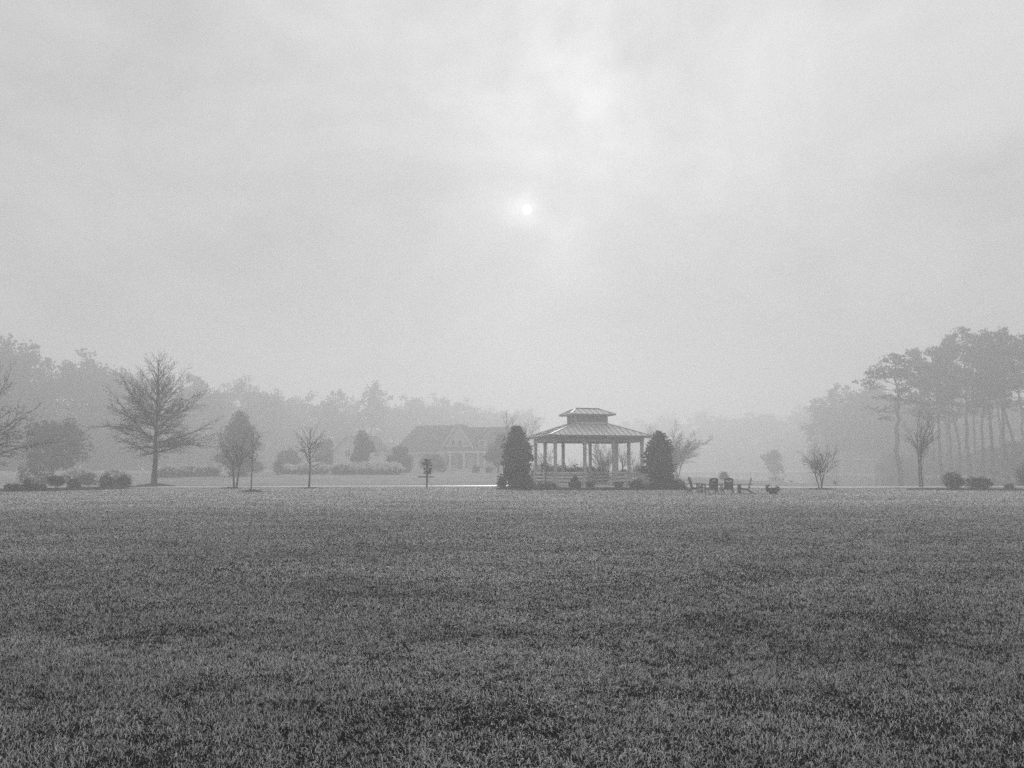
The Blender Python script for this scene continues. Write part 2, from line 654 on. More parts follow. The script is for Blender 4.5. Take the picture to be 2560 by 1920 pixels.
# ------------------------------------------------------------------ mulch beds
B = lambda x, d: (at(x, d), d)
band('mulch_bed', [B(-260, 47.5), B(-40, 49.8), B(120, 52.6), B(260, 55.6), B(330, 58.4), B(400, 60.5), B(432, 62)], [1.6, 1.6, 1.7, 1.6, 1.3, 1.0, .25], 0.19, 'mulch', 'dark mulch bed carrying the row of shrubs beside the big bare tree', 'mulch bed', seed=2)
mound('mulch_mound', at(385, 61.6), 61.8, 1.9, 1.5, 0.30, 'dark mulch mound around the trunk of the big bare tree', 3)
mound('mulch_mound', at(588, 58), 57.0, 0.95, 0.9, 0.13, 'dark mulch mound under the twin-stemmed tree', 4)
mound('mulch_mound', at(629, 49.5), 49.6, 0.95, 0.9, 0.15, 'dark mulch mound under the slender sapling on the open lawn', 5)
mound('mulch_mound', at(773, 57.5), 57.5, 1.0, 0.85, 0.10, 'dark mulch mound under the small small oval-crowned tree near the path', 6)
band('mulch_bed', [B(1246, 55.2), B(1330, 54.6), B(1450, 54.0), B(1600, 54.4), B(1700, 54.6), B(1740, 54.9)], [.9, 1.6, 1.8, 1.6, 1.4, .3], 0.17, 'mulch', 'dark mulch bed along the front of the gazebo', 'mulch bed', seed=7)
band('mulch_bed', [B(2268, 54.2), B(2330, 54.0), B(2420, 53.2), B(2560, 52.6), B(2760, 52.6)], [.3, .8, .9, .9, .8], 0.15, 'mulch', 'dark mulch bed under the round shrubs before the pines', 'mulch bed', seed=8)
mound('mulch_mound', at(2052, 55), 55.0, 1.2, .8, 0.13, 'dark mulch mound under the vase-shaped tree near the pond', 9)

# ================================================================== grass blades
def grass():
    rng = np.random.RandomState(11)
    D0, K, dmin, dmax = 6500.0, 7.0, 3.3, 62.0
    n_near = int(1.42 * D0 * (K * K - dmin * dmin) / 2 + 2.4 * D0 * (K - dmin))
    n_far = int(1.42 * D0 * K * K * math.log(dmax / K) * 0.98)
    d = np.concatenate([np.sqrt(rng.rand(n_near) * (K * K - dmin * dmin) + dmin * dmin), K * np.exp(rng.rand(n_far) * math.log(dmax / K))])
    half = 0.70 * d + 1.4
    x = (rng.rand(len(d)) * 2 - 1) * half
    y = d
    # clump the blades a little and thin them where the turf is worn
    cl = noise2(x, y, 0.07, 21, 2)
    wear = 0.5 * noise2(x * 0.55, y, 0.8, 22, 3) + 0.5 * noise2(x, y, 0.33, 23, 2)
    keep = rng.rand(len(d)) < np.clip(-0.1 + 1.9 * cl, 0.12, 1) * np.clip(-0.1 + 2.2 * wear, np.clip(0.6 + (d - 7) * .012, .6, .92), 1)
    # no turf on the path
    pa = np.array(pp)
    keep &= y < np.interp(x, pa[:, 0], pa[:, 1]) - PW - 0.1
    x, y, d, wear = x[keep], y[keep], d[keep], wear[keep]
    n = len(d)
    lod = np.maximum(1.0, d / K)
    h = (0.018 + 0.028 * rng.rand(n)) * (0.65 + 0.7 * wear) * lod ** 0.12
    w = (0.0026 + 0.0022 * rng.rand(n)) * lod ** 1.34
    az = rng.rand(n) * 2 * np.pi
    tilt = np.abs(rng.randn(n)) * 0.65 + 0.4
    long_ = rng.rand(n) < 0.05
    h[long_] *= 1.6
    tilt[long_] += 0.55
    tilt = np.minimum(tilt, 1.45)
    face = az + np.pi / 2 + rng.randn(n) * 0.5
    fx, fy = np.cos(face) * w / 2, np.sin(face) * w / 2
    z = ground_z(x, y) - 0.004
    t1, t2 = tilt * 0.55, np.minimum(tilt * 1.5, 1.75)
    l1, l2 = h * 0.55, h * 0.5
    mx, my, mz = x + np.cos(az) * np.sin(t1) * l1, y + np.sin(az) * np.sin(t1) * l1, z + np.cos(t1) * l1
    ex, ey, ez = mx + np.cos(az) * np.sin(t2) * l2, my + np.sin(az) * np.sin(t2) * l2, mz + np.cos(t2) * l2
    near = d < 11.0
    fx[~near] *= 1.42
    fy[~near] *= 1.42
    a = np.where(near)[0]
    b = np.where(~near)[0]
    Va = np.stack([np.stack([x[a] - fx[a] * .6, y[a] - fy[a] * .6, z[a]], 1), np.stack([x[a] + fx[a] * .6, y[a] + fy[a] * .6, z[a]], 1),
                   np.stack([mx[a] + fx[a], my[a] + fy[a], mz[a]], 1), np.stack([mx[a] - fx[a], my[a] - fy[a], mz[a]], 1),
                   np.stack([ex[a], ey[a], ez[a]], 1)], 1).reshape(-1, 3)
    ka = np.arange(len(a)) * 5
    Fq = np.stack([ka, ka + 1, ka + 2, ka + 3], 1)
    Ft = np.stack([ka + 3, ka + 2, ka + 4], 1)
    Vb = np.stack([np.stack([x[b], y[b], z[b]], 1), np.stack([mx[b] + fx[b], my[b] + fy[b], mz[b]], 1), np.stack([ex[b], ey[b], ez[b]], 1), np.stack([mx[b] - fx[b], my[b] - fy[b], mz[b]], 1)], 1).reshape(-1, 3)
    kb = len(Va) + np.arange(len(b)) * 4
    Fb = np.stack([kb, kb + 1, kb + 2, kb + 3], 1)
    me = np_mesh('grass', np.concatenate([Va, Vb]), [Fq, Ft, Fb])
    o = link('grass', me, blade_material())
    tag(o, 'short rough grass blades covering the whole lawn', 'grass', kind='stuff')
    


grass()

# ================================================================== plant builders
class Segs:
    """branches as tapered prisms gathered in arrays"""
    def __init__(self):
        self.a, self.b, self.r0, self.r1 = [], [], [], []

    def add(self, a, b, r0, r1):
        self.a.append(a); self.b.append(b); self.r0.append(r0); self.r1.append(r1)

    def mesh(self, name, sides=4):
        if not self.a:
            return None
        A, B_ = np.array(self.a), np.array(self.b)
        r0, r1 = np.array(self.r0), np.array(self.r1)
        d = B_ - A
        L = np.linalg.norm(d, axis=1, keepdims=True) + 1e-9
        d = d / L
        ref = np.where(np.abs(d[:, 2:3]) > 0.9, np.array([[1., 0, 0]]), np.array([[0, 0, 1.]]))
        X = np.cross(d, ref)
        X /= np.linalg.norm(X, axis=1, keepdims=True)
        Y = np.cross(d, X)
        ring = []
        B2 = B_ + d * np.minimum(L * .06, .02)
        for P, r in ((A, r0), (B2, r1)):
            for k in range(sides):
                t = 2 * math.pi * k / sides
                ring.append(P + (X * math.cos(t) + Y * math.sin(t)) * r[:, None])
        V = np.stack(ring, 1).reshape(-1, 3)
        base = np.arange(len(A))[:, None] * 2 * sides
        F = []
        for k in range(sides):
            j = (k + 1) % sides
            F.append(np.concatenate([base + k, base + j, base + sides + j, base + sides + k], 1))
        return np_mesh(name, V, [np.concatenate(F)], sides > 3)


def rot_about(v, axis, ang):
    return Matrix.Rotation(ang, 3, axis) @ v


def side_dir(d, ang, az):
    """direction leaving d at angle ang, rolled by az"""
    ref = Vector((0, 0, 1)) if abs(d.z) < 0.95 else Vector((1, 0, 0))
    x = d.cross(ref).normalized()
    y = d.cross(x).normalized()
    s = x * math.cos(az) + y * math.sin(az)
    return (d * math.cos(ang) + s * math.sin(ang)).normalized()


def branch(S, T, rng, p, d, length, r, level, maxlev, up=0.1, wob=0.12, step=0.3, ang=0.75, spread=0.55, twig_r=0.006, kids=1.0, flat=0.0):
    n = max(2, int(length / step))
    sl_ = length / n
    dirs = d.copy()
    for k in range(n):
        u0, u1 = k / n, (k + 1) / n
        dirs = (dirs + Vector((rng.gauss(0, wob), rng.gauss(0, wob), rng.gauss(0, wob) + up * (sl_ / .3))) * .5).normalized()
        q = p + dirs * sl_
        ra, rb = max(twig_r, r * (1 - u0 * .82)), max(twig_r * .8, r * (1 - u1 * .82))
        (S if ra > twig_r * 1.9 else T).add(tuple(p), tuple(q), ra, rb)
        p = q
        if level < maxlev and u1 > (0.12 if level else 0.0):
            nk = kids * (1.0 if level == 0 else 1.15) * sl_ / .3
            cnt = int(nk) + (1 if rng.random() < nk - int(nk) else 0)
            for _ in range(cnt):
                az = rng.random() * 2 * math.pi
                cd = side_dir(dirs, ang * rng.uniform(.6, 1.25), az)
                if flat:
                    cd = Vector((cd.x, cd.y, cd.z * (1 - flat))).normalized()
                cl_ = length * spread * (1 - u1 * .72) * rng.uniform(.55, 1.1)
                if cl_ > 0.10:
                    branch(S, T, rng, p.copy(), cd, cl_, max(twig_r, rb * .55), level + 1, maxlev, up, wob * 1.15, step, ang, spread, twig_r, kids, flat)
    return p


def leafs(rng, P, size, name, jitter=1.0, aspect=1.7):
    """one quad leaf per point, folded a little, random orientation"""
    n = len(P)
    a = rng.randn(n, 3); a /= np.linalg.norm(a, axis=1, keepdims=True)
    b = rng.randn(n, 3); b -= a * (a * b).sum(1, keepdims=True); b /= np.linalg.norm(b, axis=1, keepdims=True)
    s = size * (0.6 + 0.8 * rng.rand(n, 1) * jitter)
    a = a * s * aspect * .5
    b = b * s * .5
    V = np.stack([P - a, P + b * .9, P + a, P - b * .9], 1).reshape(-1, 3)
    k = np.arange(n) * 4
    return np_mesh(name, V, [np.stack([k, k + 1, k + 2, k + 3], 1)])


def blob_points(rng, blobs, n, clump=0.3, clumps=60, hollow=0.45):
    """points gathered in clumps near the surface of several ellipsoids (cx,cy,cz,rx,ry,rz)"""
    vol = np.array([b[3] * b[4] * b[5] for b in blobs]) ** .8
    vol /= vol.sum()
    out = []
    for b, v in zip(blobs, vol):
        m = max(6, int(clumps * v))
        u = rng.randn(m, 3); u /= np.linalg.norm(u, axis=1, keepdims=True)
        rad = (hollow + (1 - hollow) * rng.rand(m, 1) ** .5)
        c = u * rad
        k = int(n * v)
        which = rng.randint(0, m, k)
        pts = c[which] + np.clip(rng.randn(k, 3), -1.5, 1.5) * clump * (0.5 + rng.rand(m, 1)[which])
        out.append(pts * np.array(b[3:6]) + np.array(b[:3]))
    return np.concatenate(out)


def trunk_mesh(name, h, r, lean=(0, 0), seed=1, flare=1.5, top=0.35, bend=0.04, n=12, sides=9, z0=-0.15):
    rng = random.Random(seed)
    pts, rad = [], []
    ox = oy = 0
    for k in range(n + 1):
        u = k / n
        ox += rng.gauss(0, bend) * r * 2
        oy += rng.gauss(0, bend) * r * 2
        pts.append((lean[0] * h * u + ox, lean[1] * h * u + oy, z0 + (h - z0) * u))
        rad.append(r * ((flare - 1) * math.exp(-u * h / (r * 3.0)) + 1 - (1 - top) * u))
    return MB().tube(pts, rad, sides).mesh(name, True), [Vector(p) for p in pts]


def dup(root, loc, rz=0.0, scale=1.0, label=None, group=None):
    r = root.copy(); COL.objects.link(r)
    r.location = loc; r.rotation_euler = (0, 0, rz)
    r.scale = (scale,) * 3 if isinstance(scale, (int, float)) else scale
    if label: r['label'] = label
    if group: r['group'] = group
    for ch in list(root.children):
        c = ch.copy(); COL.objects.link(c); c.parent = r
    return r


# ---------------------------------------------------------------- bare deciduous trees
def leader_tree(name, loc, h, clear, profile, r, seed, limbs, label, group=None, twig=0.0095, kids=1.7, rz=0.0, a0=84, wob=.1, up=.014, thick=1.0, step=.3):
    """tree with a central leader; profile = [(height fraction, crown radius)]"""
    rng = random.Random(seed)
    root = empty(name, loc, rz)
    tag(root, label, 'tree', group)
    tm, pts = trunk_mesh('trunk', h * .96, r, (rng.uniform(-.01, .015), 0), seed, 1.35, .06, .05, 26, 9)
    link('trunk', tm, 'bark', root)
    S, T = Segs(), Segs()
    zs = [p[0] for p in profile]; rs = [p[1] for p in profile]
    for k in range(limbs):
        u = (k + rng.random() * .7) / limbs
        z = clear + (h * .95 - clear) * u ** 1.1
        az = k * 2.399 + rng.uniform(-.35, .35)
        f = z / h
        ang = math.radians(a0 - 50 * min(1, (z - clear) / (h * .55)) + rng.uniform(-10, 8))
        if rng.random() < .22 and u < .45:
            ang *= .58
        i0 = min(len(pts) - 2, int((z + .15) / (h * .96 + .15) * 26))
        p = pts[i0].lerp(pts[i0 + 1], .5)
        d = Vector((math.cos(az) * math.sin(ang), math.sin(az) * math.sin(ang), math.cos(ang)))
        # length until it leaves the crown profile
        L = 0.3
        while L < h:
            q = p + d * L
            R_ = np.interp(q.z / h, zs, rs)
            if math.hypot(q.x, q.y) > R_ or q.z > h * 1.01:
                break
            L += .1
        L *= rng.uniform(.86, 1.1)
        br = max(.011, min(r * .5, .014 + .0115 * L) * (1 - .3 * f)) * thick
        branch(S, T, rng, p, d, L, br, 0, 3, up=up, wob=wob, step=step, ang=.72, spread=.46, twig_r=twig, kids=kids, flat=.25 if u < .3 else 0)
    link('branches', S.mesh('branches', 5), 'bark', root)['kind'] = 'stuff'
    link('twigs', T.mesh('twigs', 3), 'twig', root)['kind'] = 'stuff'
    return root


def vase_tree(name, loc, h, stems, spread, r, seed, label, group=None, twig=0.009, kids=1.3, fork=0.45, material='bark', maxlev=3, lean=0.16):
    """several stems from the ground that open upwards"""
    rng = random.Random(seed)
    root = empty(name, loc)
    tag(root, label, 'tree', group)
    S, T = Segs(), Segs()
    for k in range(stems):
        az = 2 * math.pi * k / stems + rng.uniform(-.3, .3) + (.5 if stems != 2 else 0.1)
        d = Vector((math.cos(az) * lean, math.sin(az) * lean, 1)).normalized() if stems > 1 else Vector((rng.uniform(-.04, .04), 0, 1)).normalized()
        p = Vector((math.cos(az) * .09, math.sin(az) * .09, -.1)) if stems > 1 else Vector((0, 0, -.1))
        pts, rad = [p.copy()], [r * 1.35]
        n = 9
        for j in range(n):
            d = (d + Vector((rng.gauss(0, .05), rng.gauss(0, .05), 0))).normalized()
            p = p + d * (h * fork + .1) / n
            pts.append(p.copy()); rad.append(r * (1 - .4 * (j + 1) / n))
        MB().tube(pts, rad, 8).build('trunk', material, root, True)
        nb = 7 if stems == 1 else 4
        for j in range(nb):
            pj = pts[-1] if j < nb - 3 else pts[-1 - (j % 3)]
            a2 = az + 2 * math.pi * j / nb + rng.uniform(-.4, .4)
            o = spread * rng.uniform(.45, 1.1)
            dd = Vector((math.cos(a2) * o, math.sin(a2) * o, 1)).normalized()
            L = (h - pj.z) * rng.uniform(.8, 1.08) / max(.62, dd.z)
            branch(S, T, rng, pj.copy(), dd, L, r * .42, 0, maxlev, up=.02, wob=.19, step=.2, ang=.62, spread=.5, twig_r=twig, kids=kids * 1.5)
    link('branches', S.mesh('branches', 5), material, root)['kind'] = 'stuff'
    link('twigs', T.mesh('twigs', 3), 'twig', root)['kind'] = 'stuff'
    return root


# ================================================================== gazebo
GU = R(15.8)
FLp = Vector((at(1388.7, 57), 57.0))
gu, gv = Vector((math.cos(GU), math.sin(GU))), Vector((-math.sin(GU), math.cos(GU)))
GW, GD = 6.95, 4.8
gc = FLp + gu * GW / 2 + gv * GD / 2


def gazebo():
    g = empty('gazebo', (gc.x, gc.y, 0), GU)
    tag(g, 'white open-sided gazebo with two-tiered metal hip roof and louvred lantern', 'gazebo')
    hw, hd = GW / 2, GD / 2
    # floor slab with a pale edge and a step at the entrance bay
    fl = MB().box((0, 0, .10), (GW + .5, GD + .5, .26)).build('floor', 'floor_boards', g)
    for s in (-1, 1):
        MB().box((0, s * (GD / 2 + .262), .10), (GW + .55, .024, .22)).build('fascia_board', 'white_paint', g)
        MB().box((s * (GW / 2 + .262), 0, .10), (.024, GD + .5, .22)).build('fascia_board', 'white_paint', g)
    MB().box((0, -hd - .275 - .16, .045), (GW / 3 - .2, .32, .13)).build('step', 'deck', g)
    k = 0
    y = -hd - .25
    BT = 3.46   # underside of the beams
    ring = [(-hw, -hd), (-hw + GW / 3, -hd), (-hw + 2 * GW / 3, -hd), (hw, -hd), (hw, 0), (hw, hd), (-hw + 2 * GW / 3, hd), (-hw + GW / 3, hd), (-hw, hd), (-hw, 0)]
    for x, y in ring:
        p = MB().box((x, y, (BT + .23) / 2 + .0), (.2, .2, BT - .23)).build('post', 'post_paint', g)
        MB().box((x, y, .23 + .47), (.27, .27, .94)).build('base_wrap', 'post_paint', p)
        MB().box((x, y, BT - .16), (.25, .25, .12)).build('capital', 'post_paint', p)
    # beams between posts
    for a, b, o in (((-hw - .12, -hd), (hw + .12, -hd), 0), ((-hw - .12, hd), (hw + .12, hd), 0), ((-hw, -hd + .12), (-hw, hd - .12), 1), ((hw, -hd + .12), (hw, hd - .12), 1)):
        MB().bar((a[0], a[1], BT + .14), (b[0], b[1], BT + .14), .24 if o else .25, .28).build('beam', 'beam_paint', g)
    # railings: every bay but the entrance in the middle of the front
    for i in range(10):
        if i == 1:
            continue
        a, b = Vector(ring[i]), Vector(ring[(i + 1) % 10])
        d = (b - a).normalized()
        a, b = a + d * .137, b - d * .137
        r = MB().bar((a.x, a.y, 1.17), (b.x, b.y, 1.17), .17, .05).build('handrail', 'white_paint', g)
        for z, hh in ((1.07, .1), (.83, .12), (.58, .12), (.33, .12)):
            MB().bar((a.x, a.y, z), (b.x, b.y, z), .045, hh).build('rail', 'white_paint', r)
    # roof tiers
    ov = .62
    ex, ey, ez = hw + ov, hd + ov, 3.93
    cx, cy, cz = 1.36, .92, 4.9

    def tier(x0, y0, z0, x1, y1, z1, seam, mname='metal_roof', cap=.1, top=True):
        """four sloping panels from the eave rectangle up to a smaller rectangle"""
        corners0 = [Vector((-x0, -y0, z0)), Vector((x0, -y0, z0)), Vector((x0, y0, z0)), Vector((-x0, y0, z0))]
        corners1 = [Vector((-x1, -y1, z1)), Vector((x1, -y1, z1)), Vector((x1, y1, z1)), Vector((-x1, y1, z1))]
        for k in range(4):
            a, b, c, d = corners0[k], corners0[(k + 1) % 4], corners1[(k + 1) % 4], corners1[k]
            pts = [a, b, c, d] if (c - d).length > .02 else [a, b, c]
            n = (b - a).cross(d - a).normalized()
            loop = [q - n * .05 for q in pts]
            pn = MB().prism(loop, n * .05).build('roof_panel', mname, g)
            # standing seams run straight up the slope from the eave
            e = (b - a).normalized()
            L0, up_ = (b - a).length, n.cross(e).normalized()
            full = (d - a).dot(up_)
            sd, sc_ = (d - a).dot(e), L0 - (c - a).dot(e)
            cnt = int(L0 / seam)
            for j in range(1, cnt):
                s = L0 * j / cnt
                f = 1.0
                if s < sd: f = s / sd
                elif s > L0 - sc_: f = (L0 - s) / sc_
                if f * full < .25: continue
                p0 = a + e * s
                p1 = p0 + up_ * full * f * .985
                MB().bar(p0 + n * .014, p1 + n * .014, .026, .028, n).build('seam', 'metal_trim', pn)
        for k in range(4):
            n = Vector((0, 0, 1))
            MB().bar(corners0[k] + n * .02, corners1[k] + n * .02, .17, .05).build('hip_cap', 'metal_roof', g)
            a, b = corners0[k], corners0[(k + 1) % 4]
            out = Vector(((a + b).x, (a + b).y, 0)).normalized()
            MB().bar(a - n * .045 - out * .03, b - n * .045 - out * .03, .04, .07).build('eave_trim', 'metal_trim', g)

    tier(ex, ey, ez, cx, cy, cz, .42)
    # rafter tails under the main eave
    for s in (-1, 1):
        for j in range(17):
            x = -ex + .3 + (2 * ex - .6) * j / 16
            MB().bar((x, s * (hd + .14), ez + .09), (x, s * (ey - .06), ez - .13), .05, .13).build('rafter_tail', 'white_paint', g)
        for j in range(12):
            yy = -ey + .3 + (2 * ey - .6) * j / 11
            MB().bar((s * (hw + .14), yy, ez + .09), (s * (ex - .06), yy, ez - .13), .05, .13).build('rafter_tail', 'white_paint', g)
    # ceiling boards under the roof
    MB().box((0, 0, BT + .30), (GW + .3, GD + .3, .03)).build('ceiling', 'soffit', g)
    # louvred lantern
    lx, ly, lz0, lz1 = 1.34, .90, 4.72, 5.56
    body = MB().box((0, 0, (lz0 + lz1) / 2), (2 * lx - .12, 2 * ly - .12, lz1 - lz0)).build('lantern_wall', 'soffit', g)
    for sx in (-1, 1):
        for sy in (-1, 1):
            MB().box((sx * (lx - .06), sy * (ly - .06), (lz0 + lz1) / 2), (.13, .13, lz1 - lz0)).build('corner_board', 'louver', body)
    for z in np.arange(4.98, 5.5, .085):
        for s in (-1, 1):
            MB().bar((-lx + .13, s * (ly - .045), z), (lx - .13, s * (ly - .045), z), .05, .05, (0, -s * .6, .8)).build('louver', 'louver', body)
            MB().bar((s * (lx - .045), -ly + .13, z), (s * (lx - .045), ly - .13, z), .05, .05, (-s * .6, 0, .8)).build('louver', 'louver', body)
    MB().box((0, -ly + .02, 4.93), (2 * lx - .1, .06, .09)).build('sill_board', 'white_paint', body)
    tier(1.83, 1.37, 5.62, .98, .02, 6.1, .42)
    for s in (-1, 1):
        for j in range(8):
            x = -1.6 + 3.2 * j / 7
            MB().bar((x, s * (ly + .02), 5.62), (x, s * 1.31, 5.52), .045, .09).build('rafter_tail', 'white_paint', g)
    MB().bar((-1.0, 0, 6.13), (1.0, 0, 6.13), .16, .05).build('ridge_cap', 'metal_trim', g)
    return g


gazebo()

# ================================================================== signpost
def signpost():
    d = 56.0
    x = at(1067, d)
    s = empty('signpost', (x, d, 0))
    tag(s, 'dark wooden signpost with a stack of mismatched direction boards and a crossbar', 'signpost')
    MB().box((0, 0, .97), (.105, .105, 2.2)).build('post', 'sign_wood', s)
    MB().box((.0, .085, 1.2), (.13, .05, 1.5)).build('backing_board', 'sign_wood', s)
    MB().box((-.045, -.1, .87), (1.09, .07, .085)).build('crossbar', 'sign_wood', s)
    k = 1 / 13.83 / 34.5      # crop pixel to metre

    def board(x0, x1, y0, y1, tilt=0, tip='', yo=-.075, notch=False):
        X0, X1 = (x0 - 925) * k, (x1 - 925) * k
        Z0, Z1 = (1430 - y1) * k, (1430 - y0) * k
        zc, hh = (Z0 + Z1) / 2, (Z1 - Z0) / 2
        t = hh * 1.1
        L = [(X0, -hh), (X1, -hh), (X1, hh), (X0, hh)]
        if tip == 'R':
            L = [(X0, -hh), (X1 - t, -hh), (X1, 0), (X1 - t, hh), (X0, hh)]
        if tip == 'L':
            L = [(X0 + t, -hh), (X1, -hh), (X1, hh), (X0 + t, hh), (X0, 0)]
        if notch:
            L = [(p if p[0] not in (X0,) else p) for p in L] + ([(X0 + t, 0)] if tip != 'L' else [])
        ct, st = math.cos(tilt), math.sin(tilt)
        loop = [((a * ct - b * st), yo, zc + a * st + b * ct) for a, b in L]
        MB().prism(loop, (0, .022, 0)).build('direction_board', 'sign_wood', s)

    board(800, 1065, 402, 470, -.13, 'L')
    board(850, 970, 450, 500, .12, '', -.1)
    board(755, 1085, 503, 572, .03, 'R')
    board(770, 930, 580, 625, -.05, '', -.1)
    board(900, 1105, 592, 645, .02, '', -.075)
    board(790, 1090, 702, 772, .02, 'L')
    board(985, 1090, 725, 785, -.06, '', -.1)
    board(805, 1075, 795, 865, .03, '', -.075, True)
    board(830, 1060, 840, 885, -.05, '', -.105)
    board(800, 1075, 886, 922, .0, '', -.075)
    MB().tube([(.1, .05, .68), (.3, .1, .3), (.46, .12, -.03)], [.018, .016, .016], 6).build('stay', 'rope', s)


signpost()

# ================================================================== garden furniture
def adirondack(loc, rz, label, slot, m='chair_wood', scale=1.0):
    """front faces local +Y, the back leans to -Y"""
    c = empty('adirondack_chair', loc, rz, scale)
    tag(c, label, 'chair', 'low garden chairs set out on the lawn')
    lean = Matrix.Rotation(R(16), 3, 'X')    # top of the back leans to -Y
    bx, bz = .0, .26
    by = -.22

    def bk(p):
        q = lean @ Vector(p)
        return (q.x + bx, q.y + by, q.z + bz)

    n = 6
    wid = .52
    for j in range(n):
        x0 = -wid / 2 + wid * j / n + .002
        x1 = -wid / 2 + wid * (j + 1) / n - .002
        top = lambda x: .60 + .12 * math.sqrt(max(0, 1 - (x / (wid / 2 + .01)) ** 2))
        spans = [(0.0, None)]
        if slot == 'slot' and 2 <= j <= 3:
            spans = [(0.0, .555), (.60, None)]
        if slot == 'marks' and j in (1, 2, 3, 4):
            lo = .46 + (.05 if j in (1, 4) else .0)
            spans = [(0.0, lo), (lo + .055, None)]
        for za, zb in spans:
            l = [bk((x0, 0, za)), bk((x1, 0, za)), bk((x1, 0, top(x1) if zb is None else zb)), bk((x0, 0, top(x0) if zb is None else zb))]
            nn = lean @ Vector((0, .022, 0))
            MB().prism(l, nn).build('back_slat', m, c)
    a, b = Vector(bk((-.27, -.02, .12))), Vector(bk((.27, -.02, .12)))
    MB().bar(a, b, .03, .07).build('back_rail', m, c)
    MB().bar(bk((-.34, -.02, .32)), bk((.34, -.02, .32)), .03, .06).build('back_rail', m, c)
    for j in range(5):
        yy = .32 - .105 * j
        MB().box((0, yy, .37 - .022 * j), (.56, .095, .022), Matrix.Rotation(R(12), 3, 'X')).build('seat_slat', m, c)
    for s in (-1, 1):
        MB().box((s * .30, .30, .27), (.03, .12, .54)).build('front_leg', m, c)
        MB().prism([(s * .27 - .012, .36, .30), (s * .27 - .012, .36, .40), (s * .27 - .012, -.2, .27), (s * .27 - .012, -.58, .0), (s * .27 - .012, -.47, .0), (s * .27 - .012, -.18, .17)], (.024, 0, 0)).build('side_rail', m, c)
        MB().prism([(s * .335 - .07, .44, .55), (s * .335 + .07, .44, .55), (s * .335 + .06, -.1, .55), (s * .335 + .02, -.42, .55), (s * .335 - .03, -.42, .55), (s * .335 - .06, -.1, .55)], (0, 0, .024)).build('armrest', m, c)
    MB().box((0, .37, .34), (.6, .022, .1)).build('front_apron', m, c)
    return c


adirondack((at(1737, 49.0), 48.8, 0), R(-86), 'low slatted garden chair turned sideways beside the round shrub', '', 'chair_wood')
adirondack((at(1780.5, 45.6), 45.6, 0), R(3), 'low garden chair seen from behind with a hand slot through its dark back', 'slot')
adirondack((at(1820, 45.9), 45.9, 0), R(-5), 'low garden chair seen from behind with slanted cutouts in its dark back', 'marks')
adirondack((at(1862, 46.4), 46.4, 0), R(82), 'low garden chair turned sideways beside the plant tub', '', 'chair_wood')


def side_table(loc, rz, label):
    t = empty('side_table', loc, rz)
    tag(t, label, 'table', 'small slatted tables between the garden chairs')
    for j in range(4):
        MB().box((0, -.18 + .12 * j, .545), (.5, .112, .024)).build('top_slat', 'chair_grey', t)
    for sx in (-1, 1):
        for sy in (-1, 1):
            MB().box((sx * .2, sy * .16, .266), (.045, .045, .534)).build('leg', 'chair_grey', t)
        MB().box((sx * .2, 0, .48), (.03, .275, .08)).build('apron', 'chair_grey', t)
        MB().box((sx * .09, .0, .25), (.06, .02, .42)).build('side_slat', 'chair_grey', t)
    MB().box((0, 0, .16), (.355, .26, .022)).build('shelf', 'chair_grey', t)


side_table((at(1750, 48.5), 48.3, 0), R(8), 'small slatted side table pulled up to the sideways chair by the shrub')
side_table((at(1799.5, 50), 50.2, 0), R(-6), 'small slatted side table between the two chairs seen from behind')


def planter_box(x, d, label, w=.52, h=.42, seed=1, leafy=0.0, group=None):
    o = empty('planter', (x, d, gz(x, d)))
    tag(o, label, 'planter', group)
    b, t = w * .36, w * .5
    z0 = -.03
    m = MB()
    lo = [(-b, -b, z0), (b, -b, z0), (b, b, z0), (-b, b, z0)]
    hi = [(-t, -t, h), (t, -t, h), (t, t, h), (-t, t, h)]
    ti = [(-t + .03, -t + .03, h), (t - .03, -t + .03, h), (t - .03, t - .03, h), (-t + .03, t - .03, h)]
    si = [(p[0], p[1], h - .07) for p in ti]
    for k in range(4):
        j = (k + 1) % 4
        m.poly([lo[k], lo[j], hi[j], hi[k]])
        m.poly([hi[k], hi[j], ti[j], ti[k]])
        m.poly([ti[k], ti[j], si[j], si[k]])
    m.build('pot', 'pot', o)
    MB().box((0, -t - .012, h - .05), (2 * t + .05, .024, .09)).box((0, t + .012, h - .05), (2 * t + .05, .024, .09)).box((-t - .012, 0, h - .05), (.024, 2 * t, .09)).box((t + .012, 0, h - .05), (.024, 2 * t, .09)).build('rim', 'pot', o)
    MB().poly([(p[0], p[1], h - .065) for p in ti]).build('soil', 'mulch', o)
    rng = np.random.RandomState(seed)
    if leafy:
        P = blob_points(rng, [(-leafy * .75, 0, h + .08, leafy * .55, leafy * .6, .17), (leafy * .8, 0, h + .05, leafy * .5, leafy * .6, .16), (0, 0, h, leafy * .6, leafy * .6, .1)], 420, .28, 30)
        link('foliage', leafs(rng, P, .06, 'foliage'), 'shrub', o)
    return o


planter_box(at(1475, 55.2), 55.0, 'dark tapered planter beside the gazebo entrance, next to the cone-shaped shrub', .62, .52, 3)
planter_box(at(1545.5, 55.6), 55.4, 'dark tapered planter beside the gazebo entrance, next to the low dark shrub', .62, .52, 4)
planter_box(at(1932, 46.2), 46.2, 'squat dark plant tub with leaves hanging over both sides', .42, .25, 5, .33)

